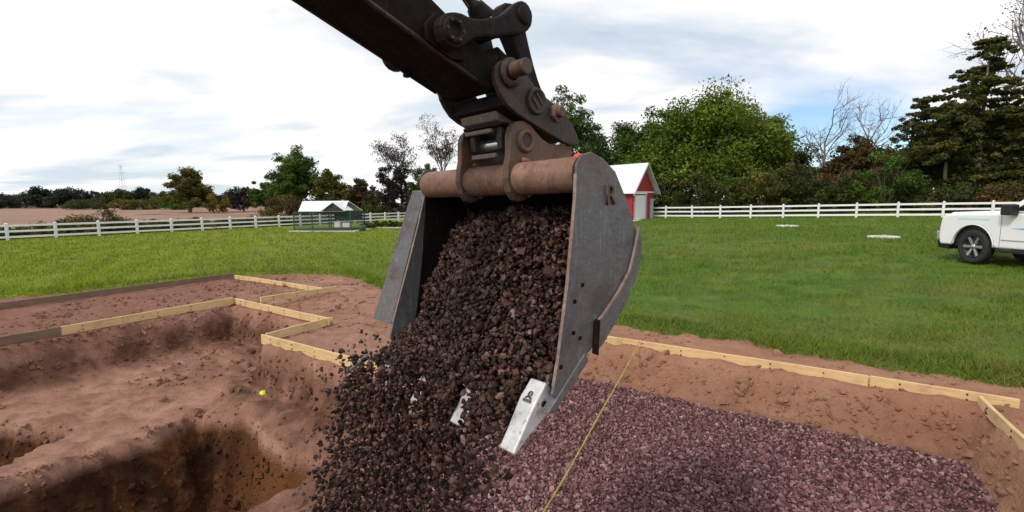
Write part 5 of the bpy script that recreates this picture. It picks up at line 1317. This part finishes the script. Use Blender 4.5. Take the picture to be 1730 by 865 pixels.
conifer('pine_tree', 1588, 46, 10.5, 3.2, 'slim pine with a bare pale trunk beside the tallest spruce', GW, 2, 0.48, 'bark_pale')
conifer('spruce_tree', 1642, 46, 16.4, 6.8, 'tallest dark spruce with bare lower trunk behind the truck', GW, 3, 0.40, 'bark_pale', 0.36, 1.3)
conifer('spruce_tree', 1738, 43, 14.5, 5.6, 'dark spruce above the cab of the truck', GW, 4, 0.22, 'bark', 0.36, 1.2)
bare_tree('bare_tree', 1722, 54, 24.5, 'tall leafless tree topping the spruces at the wood edge', GW, 3, 0.30, 'twig', 0.10, 'russet')
bare_tree('bare_tree', 1800, 44, 21.0, 'tall leafless tree leaning over the truck side of the wood', GW, 4, 0.32, 'twig', 0.15, 'russet')
# dark depth of the wood: further rows
k = 0
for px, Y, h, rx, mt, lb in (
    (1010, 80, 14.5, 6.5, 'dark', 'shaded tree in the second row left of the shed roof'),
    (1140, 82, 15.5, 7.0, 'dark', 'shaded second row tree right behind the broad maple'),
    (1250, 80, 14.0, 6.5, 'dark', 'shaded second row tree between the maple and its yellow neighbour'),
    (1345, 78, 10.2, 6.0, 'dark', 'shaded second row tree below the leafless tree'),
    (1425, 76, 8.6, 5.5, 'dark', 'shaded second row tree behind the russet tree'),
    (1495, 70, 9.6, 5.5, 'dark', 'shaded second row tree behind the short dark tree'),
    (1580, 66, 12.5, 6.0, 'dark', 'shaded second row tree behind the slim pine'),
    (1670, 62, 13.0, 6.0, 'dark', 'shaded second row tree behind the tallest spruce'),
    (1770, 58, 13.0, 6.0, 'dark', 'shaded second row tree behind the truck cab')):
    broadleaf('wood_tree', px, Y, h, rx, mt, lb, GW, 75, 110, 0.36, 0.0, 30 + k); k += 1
GS = 'undergrowth along the wood side of the white fence'
mats = ['dark', 'dark', 'russet', 'dark', 'green', 'dark', 'yellow', 'dark']
for i, px in enumerate(range(1085, 1800, 34)):
    q = (px - 1085) / 715; Yb = 50.5 - 15.5 * q
    bush(px, Yb + 1.8 + 2.2 * (i % 3), (4.4 if px < 1530 else 2.3) + (1.8 if px < 1530 else 0.8) * ((i * 7) % 5) / 5, 2.5, mats[i % 8], {'dark': 'dark green', 'russet': 'russet brown', 'green': 'fresh green', 'yellow': 'yellowing'}[mats[i % 8]] + ' undergrowth shrub just behind the wood side fence', GS, 100 + i, 0.24, 30, 90)
# --- trees on the left and far line
GL = 'trees beyond the ploughed field'
broadleaf('field_tree', 325, 112, 11.2, 5.2, 'yellow', 'lone round olive tree standing at the far field edge', GL, 90, 100, 0.42, 0.03, 11, bark='bark')
bare_tree('field_tree', 322, 113, 12.2, 'thin leafless tree poking out above the lone olive tree', GL, 11, 0.5)
bush(372, 108, 4.8, 2.8, 'weed', 'golden yellow shrub beside the lone olive tree', GL, 1, 0.36, 26, 70)
broadleaf('field_tree', 415, 118, 7.2, 4.4, 'purple', 'low greyish tree between the olive tree and the big green tree', GL, 45, 60, 0.40, 0.03, 12)
broadleaf('field_tree', 505, 92, 13.2, 5.6, 'green', 'big fresh green tree behind the coop', GL, 120, 120, 0.38, 0.03, 13)
broadleaf('field_tree', 452, 96, 8.5, 3.2, 'green', 'smaller green tree tucked against the big green tree', GL, 55, 90, 0.36, 0.03, 14)
broadleaf('field_tree', 560, 84, 8.8, 3.6, 'yellow', 'yellow green tree right behind the coop roof', GL, 70, 100, 0.34, 0.02, 15)
broadleaf('field_tree', 612, 80, 6.8, 3.4, 'russet', 'low russet tree between coop and bucket', GL, 60, 90, 0.32, 0.0, 16)
broadleaf('field_tree', 665, 76, 9.8, 3.8, 'purple', 'dark purple leaved tree beside the bucket wing', GL, 60, 70, 0.30, 0.05, 17, 0.9)
bare_tree('field_tree', 680, 78, 14.5, 'sparse dark tree with thin purple leaves left of the bucket', GL, 12, 0.40, 'bark', 0.5, 'purple')
bare_tree('field_tree', 748, 82, 15.5, 'sparse dark tree with thin purple leaves behind the left ear', GL, 13, 0.30, 'bark', 0.5, 'purple')
broadleaf('field_tree', 725, 74, 8.5, 3.6, 'green', 'green tree behind the rusty cross tube end', GL, 60, 90, 0.30, 0.0, 18)
broadleaf('field_tree', 800, 76, 9.5, 4.5, 'dark', 'dark tree hidden mostly behind the bucket', GL, 60, 90, 0.34, 0.0, 19)
broadleaf('field_tree', 880, 74, 12.0, 5.0, 'dark', 'dark tree showing past the coupler', GL, 70, 90, 0.34, 0.0, 20)
bush(490, 82, 4.6, 3.4, 'russet', 'brown rounded shrub left of the coop roof', GL, 2, 0.30, 36, 90)
bush(560, 78, 3.4, 2.6, 'dark', 'dark shrub under the yellow green tree', GL, 3, 0.28, 30, 80)
bush(640, 74, 4.0, 2.8, 'dark', 'dark shrub behind the fence corner', GL, 4, 0.28, 30, 80)
bush(690, 73, 4.4, 2.8, 'purple', 'purplish brown shrub behind the bucket wing', GL, 5, 0.28, 30, 80)
GF = 'distant tree line across the field'
k = 0
for px, Y, h, rx, mt in ((-60, 205, 8, 8, 'far'), (10, 215, 6.5, 9, 'far'), (75, 200, 9.2, 8.5, 'far'), (125, 198, 9.6, 8.5, 'far'), (165, 205, 8.0, 8.5, 'far'), (205, 195, 7.8, 8, 'dark'), (245, 200, 8.4, 8, 'far'), (285, 190, 6.5, 7, 'dark'), (395, 190, 6.0, 7, 'far'), (455, 170, 6.5, 7, 'dark'), (40, 240, 6.8, 11, 'far'), (-20, 195, 6.0, 7, 'far'), (100, 215, 7.2, 8, 'far'), (325, 185, 6.0, 7, 'far'), (360, 190, 6.0, 7, 'dark')):
    broadleaf('distant_tree', px, Y, h, rx, mt, 'dark rounded tree in the hazy line across the field', GF, 50, 60, 0.75, 0.0, 60 + k); k += 1
for i, (px, Y, h, rx, mt) in enumerate(((150, 150, 3.4, 5.0, 'dark'), (225, 140, 4.0, 4.5, 'yellow'), (265, 150, 3.6, 5.0, 'yellow'), (300, 140, 3.4, 4.0, 'green'))):
    bush(px, Y, h, rx, mt, {'dark': 'dark', 'yellow': 'olive yellow', 'green': 'green'}[mt] + ' low hedge shrub at the far side of the field', 'hedge shrubs at the far field edge', 20 + i, 0.5, 30, 60)
# weeds along the outside of the left fence
GWd = 'weeds along the field side of the fence'
r_ = np.random.default_rng(5)
for i in range(44):
    q = i / 43; fx_, fy_ = -37.3 + (CORNER[0] + 37.3) * q * 0.82, 25.2 + (CORNER[1] - 25.2) * q * 0.82
    x_ = fx_ - 1.6 - r_.uniform(0, 2.0) * (i % 2); y_ = fy_ + 0.9 + r_.uniform(0, 1.2)
    px_ = x_ / y_ * 800 + 865
    bush(px_, y_, r_.uniform(0.75, 1.25) + (0.9 if i in (12, 13, 14, 28) else 0), r_.uniform(1.2, 1.9), ('dark', 'weed', 'russet')[i % 3], ('dark green', 'golden yellow', 'russet brown')[i % 3] + ' weed clump outside the field side fence', GWd, 50 + i, 0.16, 26, 60, 'weed_clump')
# flower bed by the coop
for i, (px, Y, mt) in enumerate(((622, 44.5, 'weed'), (636, 45.6, 'green'), (650, 45.8, 'green'), (664, 45.8, 'dark'), (676, 45.9, 'dark'))):
    bush(px, Y, 0.75, 0.62, mt, 'low garden plant in the bed beside the coop', 'plants in the bed beside the coop', 80 + i, 0.14, 16, 60, 'garden_plant')
